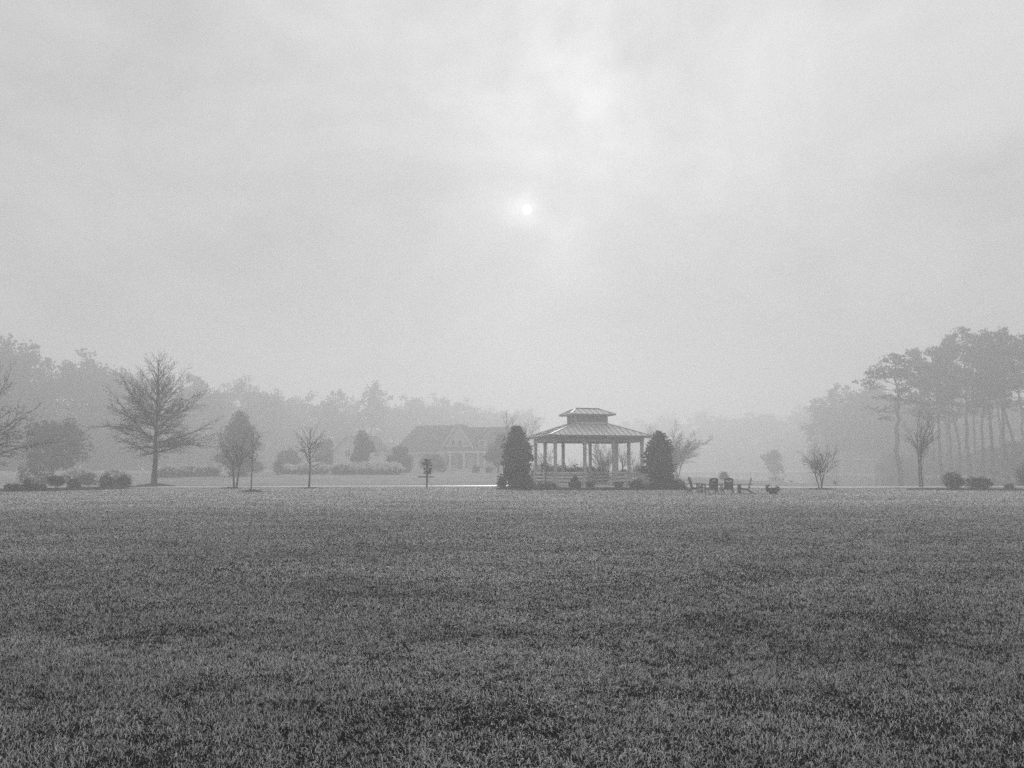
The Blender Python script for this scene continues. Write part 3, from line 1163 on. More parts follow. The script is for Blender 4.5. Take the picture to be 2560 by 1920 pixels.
# ================================================================== bare trees
leader_tree('bare_tree', (at(385, 62), 62, .2), 10.9, 2.35, [(0, 4.4), (.2, 4.6), (.33, 4.7), (.48, 4.7), (.65, 4.1), (.8, 2.7), (.92, 1.3), (1.0, .2)], .205, 7, 54, 'big leafless tree with a straight trunk and oval crown on a mulch mound', a0=86, wob=.13)
leader_tree('bare_tree', (at(-62, 52), 52, 0), 9.6, 1.9, [(0, 3.2), (.2, 4.2), (.4, 4.5), (.6, 3.9), (.8, 2.4), (1.0, .3)], .19, 19, 34, 'leafless tree reaching in over the clipped hedge with long side branches', a0=78, wob=.13)
vase_tree('bare_tree', (at(588, 57), 57.0, .1), 4.1, 2, .95, .072, 31, 'twin-stemmed leafless small tree in front of the leafy egg-shaped tree', fork=.40, kids=.9, lean=.07)
leader_tree('bare_tree', (at(628, 49.6), 49.6, .12), 3.75, 1.15, [(0, .7), (.35, .85), (.6, .95), (.85, .7), (1.0, .25)], .045, 37, 11, 'slender leafless sapling standing alone on its own mulch mound', twig=.008, kids=.8, a0=72, wob=.12, up=.05, thick=.9, step=.2)
leader_tree('bare_tree', (at(773, 57.5), 57.5, .08), 4.45, 1.45, [(0, 1.45), (.35, 1.6), (.55, 1.75), (.75, 1.65), (.92, 1.2), (1.0, .6)], .075, 44, 22, 'small leafless oval-crowned tree by the pale path', twig=.009, kids=1.3, a0=80, wob=.13, up=.05, thick=1.0, step=.2)
vase_tree('bare_tree', (at(1364, 54.8), 54.9, .05), 3.0, 1, .8, .05, 53, 'little crooked leafless tree in front of the gazebo', fork=.45, kids=.75)
vase_tree('bare_tree', (at(2052, 55), 55.0, .06), 2.75, 3, 1.05, .05, 61, 'small leafless multi-stemmed tree with a flat fan crown near the pond', fork=.36, kids=1.15, lean=.14, twig=.009)
vase_tree('bare_tree', (at(2302, 58), 58, .0), 5.6, 2, .2, .07, 67, 'tall narrow twin-stemmed leafless tree in front of the pines', fork=.42, kids=.9, material='bark_light', lean=.05)
vase_tree('bare_tree', (at(1694, 90), 90, .3), 5.6, 3, .8, .08, 71, 'fuzzy leafless tree behind the evergreen at the chairs end of the gazebo', fork=.26, kids=1.3, material='bark_light', twig=.01)
vase_tree('bare_tree', (at(1513, 72), 72, 0), 4.0, 4, .45, .06, 73, 'pale leafless fountain-shaped tree seen through the middle of the gazebo', fork=.22, kids=.9, material='bark_light', lean=.25, twig=.008)
vase_tree('bare_tree', (at(1556, 66), 66, 0), 3.4, 1, .4, .05, 79, 'thin leafless sapling seen through the end bay of the gazebo', fork=.4, kids=.55)
vase_tree('bare_tree', (at(1582, 67), 67, 0), 3.0, 2, .6, .04, 83, 'low leafless sapling with leaning stems behind the corner post', fork=.3, kids=.6)
vase_tree('bare_tree', (at(1297, 74), 74, 0), 6.2, 1, .7, .11, 89, 'leafless tree with clustered twig tips behind the evergreen at the path end of the gazebo', fork=.42, kids=.9, twig=.009)

# ================================================================== evergreens and shrubs
def evergreen(name, loc, h, profile, seed, label, n=6500, size=.16, m='evergreen', cat='tree'):
    """dense leafy cone following a profile of (height, radius)"""
    rng = np.random.RandomState(seed)
    o = empty(name, loc)
    tag(o, label, cat)
    zs, rs = np.array([p[0] for p in profile]) * h, np.array([p[1] for p in profile])
    tm, _ = trunk_mesh('trunk', h * .85, .09, (0, 0), seed, 1.3, .2)
    link('trunk', tm, 'bark', o)
    m_ = 110
    cz = rng.rand(m_) * h * .97 + .02
    ca = rng.rand(m_) * 2 * np.pi
    lump = 0.82 + 0.42 * noise2(ca * 1.6, cz * 1.6, 1.0, seed + 7, 2)
    cr = lump * np.interp(cz, zs, rs) * (0.42 + .74 * rng.rand(m_) ** .8)
    C = np.stack([np.cos(ca) * cr, np.sin(ca) * cr, cz], 1)
    k = rng.randint(0, m_, n)
    P = C[k] + rng.randn(n, 3) * np.array([.13, .13, .12]) * max(1.0, rs.max() / 1.1) * (0.6 + .8 * rng.rand(m_, 1)[k])
    n2 = n // 4
    z2 = rng.rand(n2) * h * .97
    a2 = rng.rand(n2) * 2 * np.pi
    r2 = np.interp(z2, zs, rs) * np.sqrt(rng.rand(n2)) * .9
    P = np.concatenate([P, np.stack([np.cos(a2) * r2, np.sin(a2) * r2, z2], 1)])
    P = P[P[:, 2] > .02]
    link('crown', leafs(rng, P, size, 'crown'), m, o)
    return o


evergreen('magnolia_tree', (at(1293, 55.6), 55.8, 0), 4.5, [(0, .95), (.12, 1.02), (.25, .88), (.45, .98), (.6, .9), (.75, .55), (.88, .26), (1, .04)], 101, 'dense dark evergreen tree with a pointed top at the path end of the gazebo')
evergreen('magnolia_tree', (at(1653, 55.8), 56.0, 0), 4.05, [(0, .4), (.12, .7), (.3, 1.0), (.5, 1.0), (.7, .7), (.88, .32), (1, .05)], 103, 'dense dark evergreen tree with a blunt crown at the chairs end of the gazebo')


def shrub(x, d, w, h, label, seed, n=1500, size=.07, m='shrub', name='shrub', shape='ball', z0=0.0, group=None, stems=6, cat='shrub', depth=None):
    rng = np.random.RandomState(seed)
    rg = random.Random(seed)
    o = empty(name, (x, d, gz(x, d) + z0))
    tag(o, label, cat, group)
    rx, ry = w / 2, (depth or w) / 2
    S = Segs()
    for k in range(stems):
        a = rg.random() * 6.28
        q = rg.uniform(.1, .6)
        p = Vector((math.cos(a) * .04, math.sin(a) * .04, -.05))
        e = Vector((math.cos(a) * rx * q, math.sin(a) * ry * q, h * rg.uniform(.5, .8)))
        mid = p.lerp(e, .5) + Vector((0, 0, .06))
        S.add(tuple(p), tuple(mid), .014, .011); S.add(tuple(mid), tuple(e), .011, .006)
    link('stems', S.mesh('stems', 4), 'twig', o)
    if shape == 'ball':
        bl = [(0, 0, h * .5, rx * .92, ry * .92, h * .5)]
    elif shape == 'box':
        bl = [(-rx * .55, 0, h * .5, rx * .48, ry * .9, h * .5), (0, 0, h * .5, rx * .5, ry * .9, h * .48), (rx * .55, 0, h * .48, rx * .48, ry * .9, h * .5)]
    elif shape == 'cone':
        bl = [(0, 0, h * .28, rx, ry, h * .3), (0, 0, h * .55, rx * .65, ry * .65, h * .3), (0, 0, h * .8, rx * .3, ry * .3, h * .22)]
    elif shape == 'stemmed':
        bl = [(-.1 * rx, 0, h * .66, rx * .85, ry * .85, h * .34), (.3 * rx, 0, h * .58, rx * .6, ry * .7, h * .3)]
    elif shape == 'spiky':
        bl = [(0, 0, h * .5, rx * .85, ry * .85, h * .48)]
    P = blob_points(rng, bl, n, .17, 120 if n > 700 else 45, .35)
    P = P[P[:, 2] > .0]
    P[:, 2] = np.abs(P[:, 2])
    link('foliage', leafs(rng, P, size, 'foliage'), m, o)
    if shape == 'spiky':
        T = Segs()
        for k in range(160):
            a, e = rg.random() * 6.28, rg.uniform(.2, 1.4)
            dd = Vector((math.cos(a) * math.cos(e), math.sin(a) * math.cos(e), math.sin(e)))
            p = Vector((dd.x * rx * .7, dd.y * ry * .7, h * .42 + dd.z * h * .4))
            T.add(tuple(p), tuple(p + dd * rg.uniform(.12, .3)), .006, .003)
        link('shoots', T.mesh('shoots', 3), 'twig', o)['kind'] = 'stuff'
    return o


# row of shrubs in the bed by the big tree
shrub(at(40, 50.6), 50.4, 1.15, .50, 'low clipped dark hedge section at the lawn end of the mulch bed', 201, 2200, .06, shape='box', depth=.8)
shrub(at(67, 50.8), 50.8, .50, .80, 'narrow upright dark shrub between two low clipped hedge sections', 202, 1500, .06)
shrub(at(97, 51.4), 51.2, 1.05, .50, 'low clipped dark hedge section beside the narrow upright shrub', 203, 2000, .06, shape='box', depth=.8)
shrub(at(140, 53), 53.0, 1.15, .98, 'round loose shrub held up on bare stems', 204, 1700, .07, shape='stemmed')
shrub(at(184, 54.2), 54.2, .85, .74, 'egg-shaped shrub between the stemmed shrub and the twiggy one', 205, 1500, .065)
shrub(at(206, 54.8), 54.6, .5, .22, 'tiny low shrub at the foot of the egg-shaped one', 206, 400, .06)
shrub(at(265, 56.6), 56.6, 1.0, .98, 'tall round dark shrub in front of the pale plumed grass', 207, 1700, .07, shape='ball')
shrub(at(310, 58), 58.0, .95, .92, 'spiky round shrub next to the big bare tree', 208, 1500, .07, shape='spiky')
# plants round the gazebo
shrub(at(1309, 53.9), 53.8, 1.25, .82, 'round soft-textured shrub at the foot of the pointed evergreen', 211, 2000, .06, 'shrub')
shrub(at(1437, 54.6), 54.6, .92, 1.02, 'dark cone-shaped shrub in front of the gazebo railing', 212, 1800, .06, shape='cone')
shrub(at(1592, 54.6), 54.5, 1.1, .68, 'low dark shrub in front of the gazebo corner post', 213, 1700, .06)
shrub(at(1695, 54.0), 54.0, 1.15, .68, 'neat round shrub between the blunt evergreen and the chairs', 214, 2000, .055)
shrub(at(1368, 54.2), 53.9, 1.6, .45, 'low spreading shrub under the little crooked tree', 215, 1500, .06, depth=.9)
shrub(at(1648, 54.0), 53.9, 1.5, .62, 'spreading shrub at the foot of the blunt evergreen', 216, 1700, .065, depth=1.0)
shrub(at(1336, 54.6), 54.6, .55, .55, 'small pale-leaved shrub beside the round soft shrub', 217, 350, .07, 'shrub_pale')
shrub(at(1350, 55.6), 55.4, .5, .6, 'pale-leaved shrub behind the little crooked tree', 218, 300, .07, 'shrub_pale')
shrub(at(1622, 54.9), 54.9, .7, .62, 'pale flowering shrub by the gazebo corner post', 219, 360, .07, 'shrub_pale')
shrub(at(1673, 54.6), 54.5, .4, .4, 'small pale shrub tucked beside the neat round shrub', 220, 240, .07, 'shrub_pale')
for k, (px, d, w, h, lb) in enumerate([(1380, 66.5, 2.0, 1.7, 'dark twiggy shrub behind the gazebo, between its path end and first bay'), (1475, 67.5, 2.2, 1.6, 'dark twiggy shrub behind the gazebo, at the back post facing the entrance'), (1352, 64.5, 2.2, 1.9, 'dark shrub behind the gazebo at its path end'), (1412, 65, 2.0, 1.75, 'dark twiggy shrub behind the gazebo, beyond the railing by the cone-shaped shrub'),
                                       (1446, 65.4, 1.7, 1.6, 'dark twiggy shrub behind the first bay of the gazebo'), (1500, 66, 1.9, 1.55, 'dark twiggy shrub behind the entrance of the gazebo'),
                                       (1560, 67, 1.6, 1.3, 'low shrub behind the gazebo end bay'), (1602, 66.5, 1.5, 1.7, 'pale loose shrub behind the gazebo corner post')]):
    sh = shrub(at(px, d), d, w, h, lb, 270 + k, 1900, .09, 'shrub' if k != 7 else 'shrub_pale', shape='spiky')
    S, T = Segs(), Segs()
    rg = random.Random(330 + k)
    for j in range(9):
        a = rg.random() * 6.28
        branch(S, T, rg, Vector((math.cos(a) * w * .2, math.sin(a) * w * .2, h * .5)), Vector((math.cos(a) * .45, math.sin(a) * .45, 1)).normalized(), h * rg.uniform(.55, .95), .014, 0, 2, up=.02, wob=.16, step=.2, ang=.6, spread=.5, twig_r=.007, kids=.7)
    link('bare_twigs', T.mesh('bare_twigs', 3), 'twig', sh)['kind'] = 'stuff'
# right-hand bed
shrub(at(2380, 53.8), 53.6, 1.25, 1.2, 'large egg-shaped dark shrub before the pines', 241, 2200, .07)
shrub(at(2445, 53.5), 53.4, 1.7, .92, 'wide low round shrub before the pines', 242, 2200, .07)
shrub(at(2524, 53), 53.0, .65, .4, 'small low shrub at the end of the bed under the pines', 243, 700, .06)
shrub(at(2590, 66), 66, 3.0, 2.6, 'big dark bush half hidden beside the small low shrub under the pines', 244, 2600, .12)
shrub(at(1810, 92), 92, 1.15, .95, 'lone ball-shaped shrub on the far bank behind the chairs', 245, 900, .1)
shrub(at(1190, 104), 104, 1.1, .95, 'small round shrub on the lawn of the large house', 246, 600, .12)
shrub(at(1223, 105), 105, 1.0, .85, 'small bushy shrub next to the pointed evergreen, before the large house', 247, 600, .12)


def plume_grass(px, d, w, h, label, seed, plumes=220, group='ornamental grass clumps'):
    """arching grass clump with pale seed plumes"""
    w, h = w * 1.3, h * 1.15
    x = at(px, d)
    o = empty('plumed_plant', (x, d, gz(x, d)))
    tag(o, label, 'plant', group)
    rng = np.random.RandomState(seed)
    n = 420
    a = rng.rand(n) * 2 * np.pi
    q = rng.rand(n) ** .6
    base = np.stack([np.cos(a) * w * .36 * q, np.sin(a) * w * .36 * q, np.zeros(n)], 1)
    mid = np.stack([np.cos(a) * w * .42 * q, np.sin(a) * w * .42 * q, h * (.62 + .15 * rng.rand(n)) * (1 - .25 * q * q)], 1)
    tip = np.stack([np.cos(a) * w * .5 * q, np.sin(a) * w * .5 * q, h * (.75 + .2 * rng.rand(n)) * (1 - .55 * q ** 2.2)], 1)
    wd = .03
    s = np.stack([-np.sin(a), np.cos(a), np.zeros(n)], 1) * wd
    V = np.stack([base - s, base + s, mid + s, mid - s, tip], 1).reshape(-1, 3)
    k = np.arange(n) * 5
    link('foliage', np_mesh('foliage', V, [np.stack([k, k + 1, k + 2, k + 3], 1), np.stack([k + 3, k + 2, k + 4], 1)]), 'shrub', o)
    m = plumes
    j = rng.randint(0, n, m)
    P = tip[j] + np.array([0, 0, .05]) + rng.randn(m, 3) * .05
    P = np.concatenate([P + rng.randn(m, 3) * .06 for _ in range(3)])
    link('plumes', leafs(rng, P, .15, 'plumes', 1, 2.4), 'plume', o)
    return o


for k, (px, d, w, h, lb) in enumerate([
        (722, 101, 2.4, 1.0, 'low pale-topped grass clump beyond the path, next to the dark bush'),
        (768, 100, 3.0, 1.25, 'pale-topped grass clump behind the oval-crowned tree'),
        (800, 101, 2.6, 1.2, 'pale-topped grass clump between the oval-crowned tree and the small house'),
        (852, 99, 2.8, 1.35, 'darker grass clump under the gable of the small house'),
        (889, 100, 2.4, 1.25, 'pale-topped grass clump in front of the tree at the small house'),
        (919, 99, 2.5, 1.35, 'bright-topped grass clump under the windows of the small house'),
        (949, 100, 2.6, 1.3, 'pale-topped grass clump next to the last clump of the row by the small house'),
        (976, 99, 2.8, 1.35, 'last pale arching grass clump of the row, beside the large house'),
        (285, 64.5, 2.1, 1.15, 'bright arching plumed grass behind the tall round shrub by the big tree'),
        (196, 72, 2.2, 1.35, 'pale plumed grass far behind the egg-shaped shrub'),
        (420, 92, 3.0, 1.3, 'faint grass clump on the far lawn behind the big bare tree'),
        (475, 94, 3.2, 1.25, 'faint grass clump on the far lawn between the big tree and the twin-stemmed tree'),
        (520, 95, 3.0, 1.2, 'faint grass clump on the far lawn behind the twin-stemmed tree')]):
    plume_grass(px, d, w, h, lb, 400 + k, 60 if k in (3, 10, 11, 12) else (300 if k in (5, 7, 8, 9) else 200))
shrub(at(694, 98), 98, 1.3, 1.75, 'dark upright bush at the start of the grass clump row', 261, 900, .12)
shrub(at(222, 68), 68, 2.2, 1.0, 'wide misty shrub behind the row in the mulch bed', 262, 1000, .1)
shrub(at(85, 66), 66, 2.6, 1.3, 'wide misty shrub behind the clipped hedge', 263, 1000, .1)
shrub(at(640, 104), 104, 2.2, 1.5, 'misty dark bush on the far lawn behind the slender sapling', 264, 800, .13)


# ================================================================== leafy trees in the fog
def leafy_mesh(h, w, seed, n=5000, size=.36, lobes=9, base=.22, core=.34):
    """crown mesh of a broad tree made of several uneven leaf-filled lobes"""
    rng = np.random.RandomState(seed)
    bl = [(0, 0, h * (.5 + base * .5) if core < .4 else h * .45, w * core, w * core, h * (1 - base) * (.42 if core < .4 else .5))]
    if core > .4:
        bl += [(math.cos(t) * w * .3, math.sin(t) * w * .3, h * .12, w * .3, w * .3, h * .16) for t in (0.4, 2.5, 4.6)]
    if core > .4:
        lobes = 7
    for k in range(lobes):
        a = 2 * math.pi * k / lobes + rng.rand() * .8
        u = rng.rand()
        z = h * (base + .12 + (0.86 - base) * u)
        rr = w * .5 * math.sqrt(max(.08, 1 - ((z / h - (.5 + base * .35)) / .55) ** 2)) * (.5 + .25 * rng.rand() if core < .4 else .5 + .15 * rng.rand())
        s = w * (.15 + .1 * rng.rand() + (.09 if core > .4 else 0))
        bl.append((math.cos(a) * rr, math.sin(a) * rr, z, s, s, s * (.75 + .3 * rng.rand())))
    bl.append((rng.randn() * w * .06, rng.randn() * w * .06, h * (.86 if core < .4 else .8), w * (.2 if core < .4 else .3), w * (.2 if core < .4 else .3), h * (.13 if core < .4 else .19)))
    P = blob_points(rng, bl, n, .16, 260, .3)
    return leafs(rng, P, size, 'crown', 1, 1.4), bl


def limb_trunk(h, r, bl, seed):
    """trunk with limbs reaching into the lobes"""
    S = MB()
    top = h * .62
    S.tube([(0, 0, -.2), (0, 0, h * .05), (.02 * h, 0, top * .5), (0, .01 * h, top)], [r * 1.4, r * 1.05, r * .8, r * .35], 8)
    for b in bl[1:]:
        z0 = h * .18 + .35 * max(0, b[2] - h * .2)
        S.tube([(0, 0, z0), (b[0] * .5, b[1] * .5, (z0 + b[2]) * .5 + h * .02), (b[0], b[1], b[2])], [r * .4, r * .25, r * .1], 5)
    return S.mesh('trunk', True)


def leafy_tree(name, px, d, ytop, w, seed, label, group=None, n=5000, size=.36, base=.2, lobes=9, m='leaf_far', r=None):
    x = at(px, d)
    z0 = gz(x, d)
    h = zat(ytop, d) - z0
    o = empty(name, (x, d, z0))
    tag(o, label, 'tree', group)
    cm, bl = leafy_mesh(h, w, seed, n, size, lobes, base)
    link('trunk', limb_trunk(h, r or h * .022, bl, seed), 'bark', o)
    link('crown', cm, m, o)
    return o


leafy_tree('leafy_tree', 130, 84, 1062, 7.2, 501, 'spreading leafy tree behind the mulch bed shrubs, below the far tree line', n=7000, size=.22, base=.12, lobes=12)
evergreen('leafy_tree', (at(594, 94), 94, gz(at(594, 94), 94)), zat(1037, 94) - gz(at(594, 94), 94), [(0, .5), (.12, 1.2), (.3, 2.1), (.5, 2.2), (.68, 1.75), (.85, 1.0), (1, .25)], 502, 'leafy egg-shaped tree behind the twin-stemmed bare tree', 8000, .2, 'leaf_far')
leafy_tree('leafy_tree', 905, 104, 1074, 3.0, 503, 'leafy tree standing in front of the small house', n=3600, size=.2, base=.08, lobes=7)
leafy_tree('leafy_tree', 720, 112, 1128, 4.0, 504, 'low leafy tree behind the oval-crowned bare tree, beside the small house', n=2200, size=.25, base=.1, lobes=6)
leafy_tree('leafy_tree', 810, 118, 1105, 3.4, 505, 'leafy tree against the outer wall of the small house', n=2200, size=.25, base=.1, lobes=6)
leafy_tree('leafy_tree', 1000, 106, 1128, 4.6, 506, 'low dark leafy tree in front of the large house roof', n=2400, size=.25, base=.08, lobes=7)
leafy_tree('leafy_tree', 1245, 104, 1095, 3.6, 507, 'leafy tree at the gable end of the large house, beside the pointed evergreen', n=2400, size=.22, base=.1, lobes=7)
leafy_tree('leafy_tree', 1085, 108, 1138, 3.8, 509, 'low leafy bushy tree before the porch of the large house', n=1800, size=.25, base=.06, lobes=6)
leafy_tree('leafy_tree', 1936, 165, 1132, 4.6, 508, 'lone faint tree across the pond', n=1600, size=.35, base=.12, lobes=6)

# far tree line on the left: each with its own place, height and width; only its place tells it from its neighbours
far_mesh = []
for k in range(6):
    cm, bl = leafy_mesh(20.0, 13.0, 600 + k, 11000, .46, 14, .02, .46)
    far_mesh.append((cm, limb_trunk(20.0, .35, bl, k)))
rg = random.Random(5)
ORD = ['first', 'second', 'third', 'fourth', 'fifth', 'sixth', 'seventh', 'eighth', 'ninth', 'tenth', 'eleventh', 'twelfth', 'thirteenth', 'fourteenth', 'fifteenth', 'sixteenth']
FAR_NAMES = (['tallest hazy tree of the far line, behind the bare tree over the clipped hedge', 'tall hazy tree in the far line above the clipped hedge', 'narrow hazy tree in the far line above the stemmed shrub',
              'broad domed hazy tree in the far line above the spreading leafy tree', 'low hazy tree in the dip next to the broad domed tree', 'rounded hazy tree in the far line just beside the big bare tree crown',
              'hazy tree in the far line seen through the big bare tree', 'low hazy tree in the far line behind the outer twigs of the big bare tree'] +
             ['hazy tree in the far line, %s from the big bare tree towards the houses' % w for w in ORD[:6]] +
             ['hazy domed tree in the far line, above the gap beside the small house', 'low hazy tree in the far line over the gable of the small house', 'steep domed hazy tree in the far line rising above the small house'] +
             ['faint tree in the far line, %s along the ridge of the large house' % w for w in ORD[:5]] +
             ['faint low tree in the far line at the end of the large house', 'faint tree in the far line behind the pointed evergreen', 'faintest tree of the far line, between the pointed evergreen and the gazebo roof'])


def far_tree(px, d, ytop, w, k, label, group, name='forest_tree', mesh=None):
    d, w = d * 1.15, w * 1.3
    x = at(px, d)
    z0 = gz(x, d)
    h = zat(ytop, d) - z0
    o = empty(name, (x, d, z0), rg.random() * 6.28, (w / 13.0, w / 13.0, h / 20.0))
    tag(o, label, 'tree', group)
    cm, tm = far_mesh[k % 6]
    link('trunk', tm, 'bark', o)
    link('crown', cm, 'leaf_far', o)
    return o


for k, (px, d, yt, w) in enumerate([(-60, 120, 872, 11), (20, 126, 882, 10), (62, 132, 896, 8), (165, 134, 912, 11), (225, 146, 948, 9), (272, 138, 917, 8), (330, 150, 938, 9), (405, 156, 965, 9),
                                    (495, 152, 952, 10), (548, 172, 990, 9), (605, 168, 972, 8), (655, 168, 976, 9), (705, 188, 1002, 9), (760, 190, 1004, 10), (826, 176, 984, 8), (870, 200, 1018, 9),
                                    (925, 178, 983, 9), (985, 205, 1016, 10), (1040, 205, 1000, 10), (1085, 215, 1010, 9), (1125, 215, 1008, 10), (1180, 225, 1020, 11), (1228, 240, 1040, 10),
                                    (1262, 235, 1026, 11), (1306, 260, 1034, 12)]):
    far_tree(px, d, yt, w, k, FAR_NAMES[k], 'far tree line')
for k, (px, d, yt, w) in enumerate([(1600, 330, 1056, 18), (1680, 325, 1048, 18), (1760, 305, 1046, 18), (1840, 300, 1042, 17), (1920, 290, 1040, 17), (1995, 280, 1036, 16), (2060, 262, 1022, 15)]):
    far_tree(px, d, yt, w, k + 2, 'ghostly tree across the pond, %s from the gazebo' % ORD[k], 'trees across the pond')
for k, (px, d, yt, w) in enumerate([(2085, 170, 1010, 10), (2125, 165, 972, 10), (2170, 160, 985, 9), (2210, 165, 990, 11), (2265, 170, 1000, 10), (2330, 175, 1010, 12), (2420, 178, 1005, 12), (2520, 175, 1010, 12), (2620, 170, 1000, 12)]):
    far_tree(px, d, yt, w, k + 1, 'hazy broad tree behind the pines, %s from the pond end' % ORD[k], 'broad trees behind the pines')
for k, (px, d, yt, w) in enumerate([(2250, 128, 1142, 6), (2330, 132, 1126, 7), (2420, 130, 1134, 7), (2500, 122, 1118, 7), (2572, 104, 1106, 7)]):
    far_tree(px, d, yt, w, k + 3, 'low misty understorey tree among the pine trunks, %s from the pond' % ORD[k], 'understorey below the pines', 'understorey_tree')


# ---------------------------------------------------------------- pines
def pine_proto(seed, h=26.0, crown0=.52, w=7.5, lean=.02, n=5600):
    rng = np.random.RandomState(seed)
    rgp = random.Random(seed)
    tm, pts = trunk_mesh('trunk', h * .97, .40, (lean, lean * .3), seed, 1.3, .22, .25, 18, 9)
    S = Segs()
    bl = []
    nl = 26
    for k in range(nl):
        u = (k + rgp.random()) / nl
        z = h * (crown0 + (1 - crown0) * u * .95)
        az = k * 2.4 + rgp.uniform(-.5, .5)
        prof = math.sin(math.pi * min(1, .22 + .78 * u)) ** .7
        L = w * .5 * prof * rgp.uniform(.45, 1.08) + .5
        rise = rgp.uniform(.05, .45) + .4 * u
        i0 = min(len(pts) - 2, int(z / (h * .97) * 18))
        p = pts[i0]
        d = Vector((math.cos(az), math.sin(az), rise)).normalized()
        q = p + d * L
        midp = p.lerp(q, .5) + Vector((0, 0, -.12 * L * .5))
        S.add(tuple(p), tuple(midp), .085, .06); S.add(tuple(midp), tuple(q), .06, .025)
        s = rgp.uniform(.75, 1.35) * (w / 7.5)
        bl.append((q.x, q.y, q.z + .2, s, s, s * .62))
        if L > 2:
            q2 = p.lerp(q, .62) + Vector((rgp.gauss(0, .5), rgp.gauss(0, .5), .3))
            bl.append((q2.x, q2.y, q2.z, s * .8, s * .8, s * .5))
    tp = pts[-1]
    bl.append((tp.x, tp.y, tp.z, w * .16, w * .16, .9))
    P = blob_points(rng, bl, n, .26, 330, .2)
    return tm, S.mesh('branches', 5), leafs(rng, P, .22, 'crown', 1, 1.7)


pines = [pine_proto(700, 26, .56, 7.0, .02), pine_proto(701, 26, .50, 8.0, -.015), pine_proto(702, 26, .60, 6.4, .01), pine_proto(703, 26, .46, 8.5, -.02), pine_proto(704, 26, .52, 9.5, .0, 4600)]


def pine(px, d, ytop, k, label, group='tall pines', s=1.0, rz=None):
    x = at(px, d)
    z0 = gz(x, d)
    h = zat(ytop, d) - z0
    o = empty('pine_tree', (x, d, z0), rg.random() * 6.28 if rz is None else rz, (s, s, h / 26.0))
    tag(o, label, 'pine tree', group)
    tm, bm_, cm = pines[k]
    link('trunk', tm, 'bark', o)
    link('branches', bm_, 'bark', o)['kind'] = 'stuff'
    link('crown', cm, 'needle', o)


pine(2248, 112, 884, 4, 'pine with an open wide crown at the pond end of the pine stand', None, 1.0)
for k, (px, d, yt, s) in enumerate([(2308, 124, 872, .62), (2352, 118, 866, .7), (2383, 126, 868, .62), (2402, 122, 834, .66), (2424, 116, 816, .74), (2456, 120, 846, .66), (2487, 114, 826, .7),
                                    (2520, 112, 820, .74), (2552, 116, 838, .66), (2590, 112, 826, .8), (2335, 134, 905, .7), (2440, 138, 880, .8), (2502, 138, 872, .8), (2625, 118, 826, 1.0), (2375, 142, 900, .8), (2560, 135, 868, .8)]):
    row = 'front' if k < 10 or k == 13 else 'back'
    nth = ORD[(k if k < 10 else 10) if row == 'front' else {10: 0, 14: 1, 11: 2, 12: 3, 15: 4}[k]]
    pine(px, d, yt, (k * 2 + 1) % 5, 'straight bare-trunked pine, %s in the %s row counting from the open-crowned pine' % (nth, row), 'tall pines', s)


# ================================================================== houses
def hip_slab(mb, pts, n_thick=.18):
    a, b, c = Vector(pts[0]), Vector(pts[1]), Vector(pts[2])
    n = (b - a).cross(c - a).normalized()
    if n.z < 0:
        n = -n
    mb.prism([Vector(p) - n * n_thick for p in pts], n * n_thick)
    return mb


def window(parent, cx, y, cz, w, h, panes=2, m='glass_dark'):
    fr = MB()
    for s in (-1, 1):
        fr.box((cx + s * (w / 2 + .05), y - .04, cz), (.1, .12, h + .2))
        fr.box((cx, y - .04, cz + s * (h / 2 + .05)), (w, .119, .1))
    if panes == 2:
        fr.box((cx, y - .035, cz), (.1, .1, h))
    f = fr.build('window', 'trim', parent)
    for k in range(panes):
        ww = (w - .1) / 2 if panes == 2 else w
        xx = cx + (0 if panes == 1 else (-1 if k == 0 else 1) * (ww / 2 + .05))
        MB().box((xx, y + .0, cz), (ww, .03, h)).build('pane', m, f)


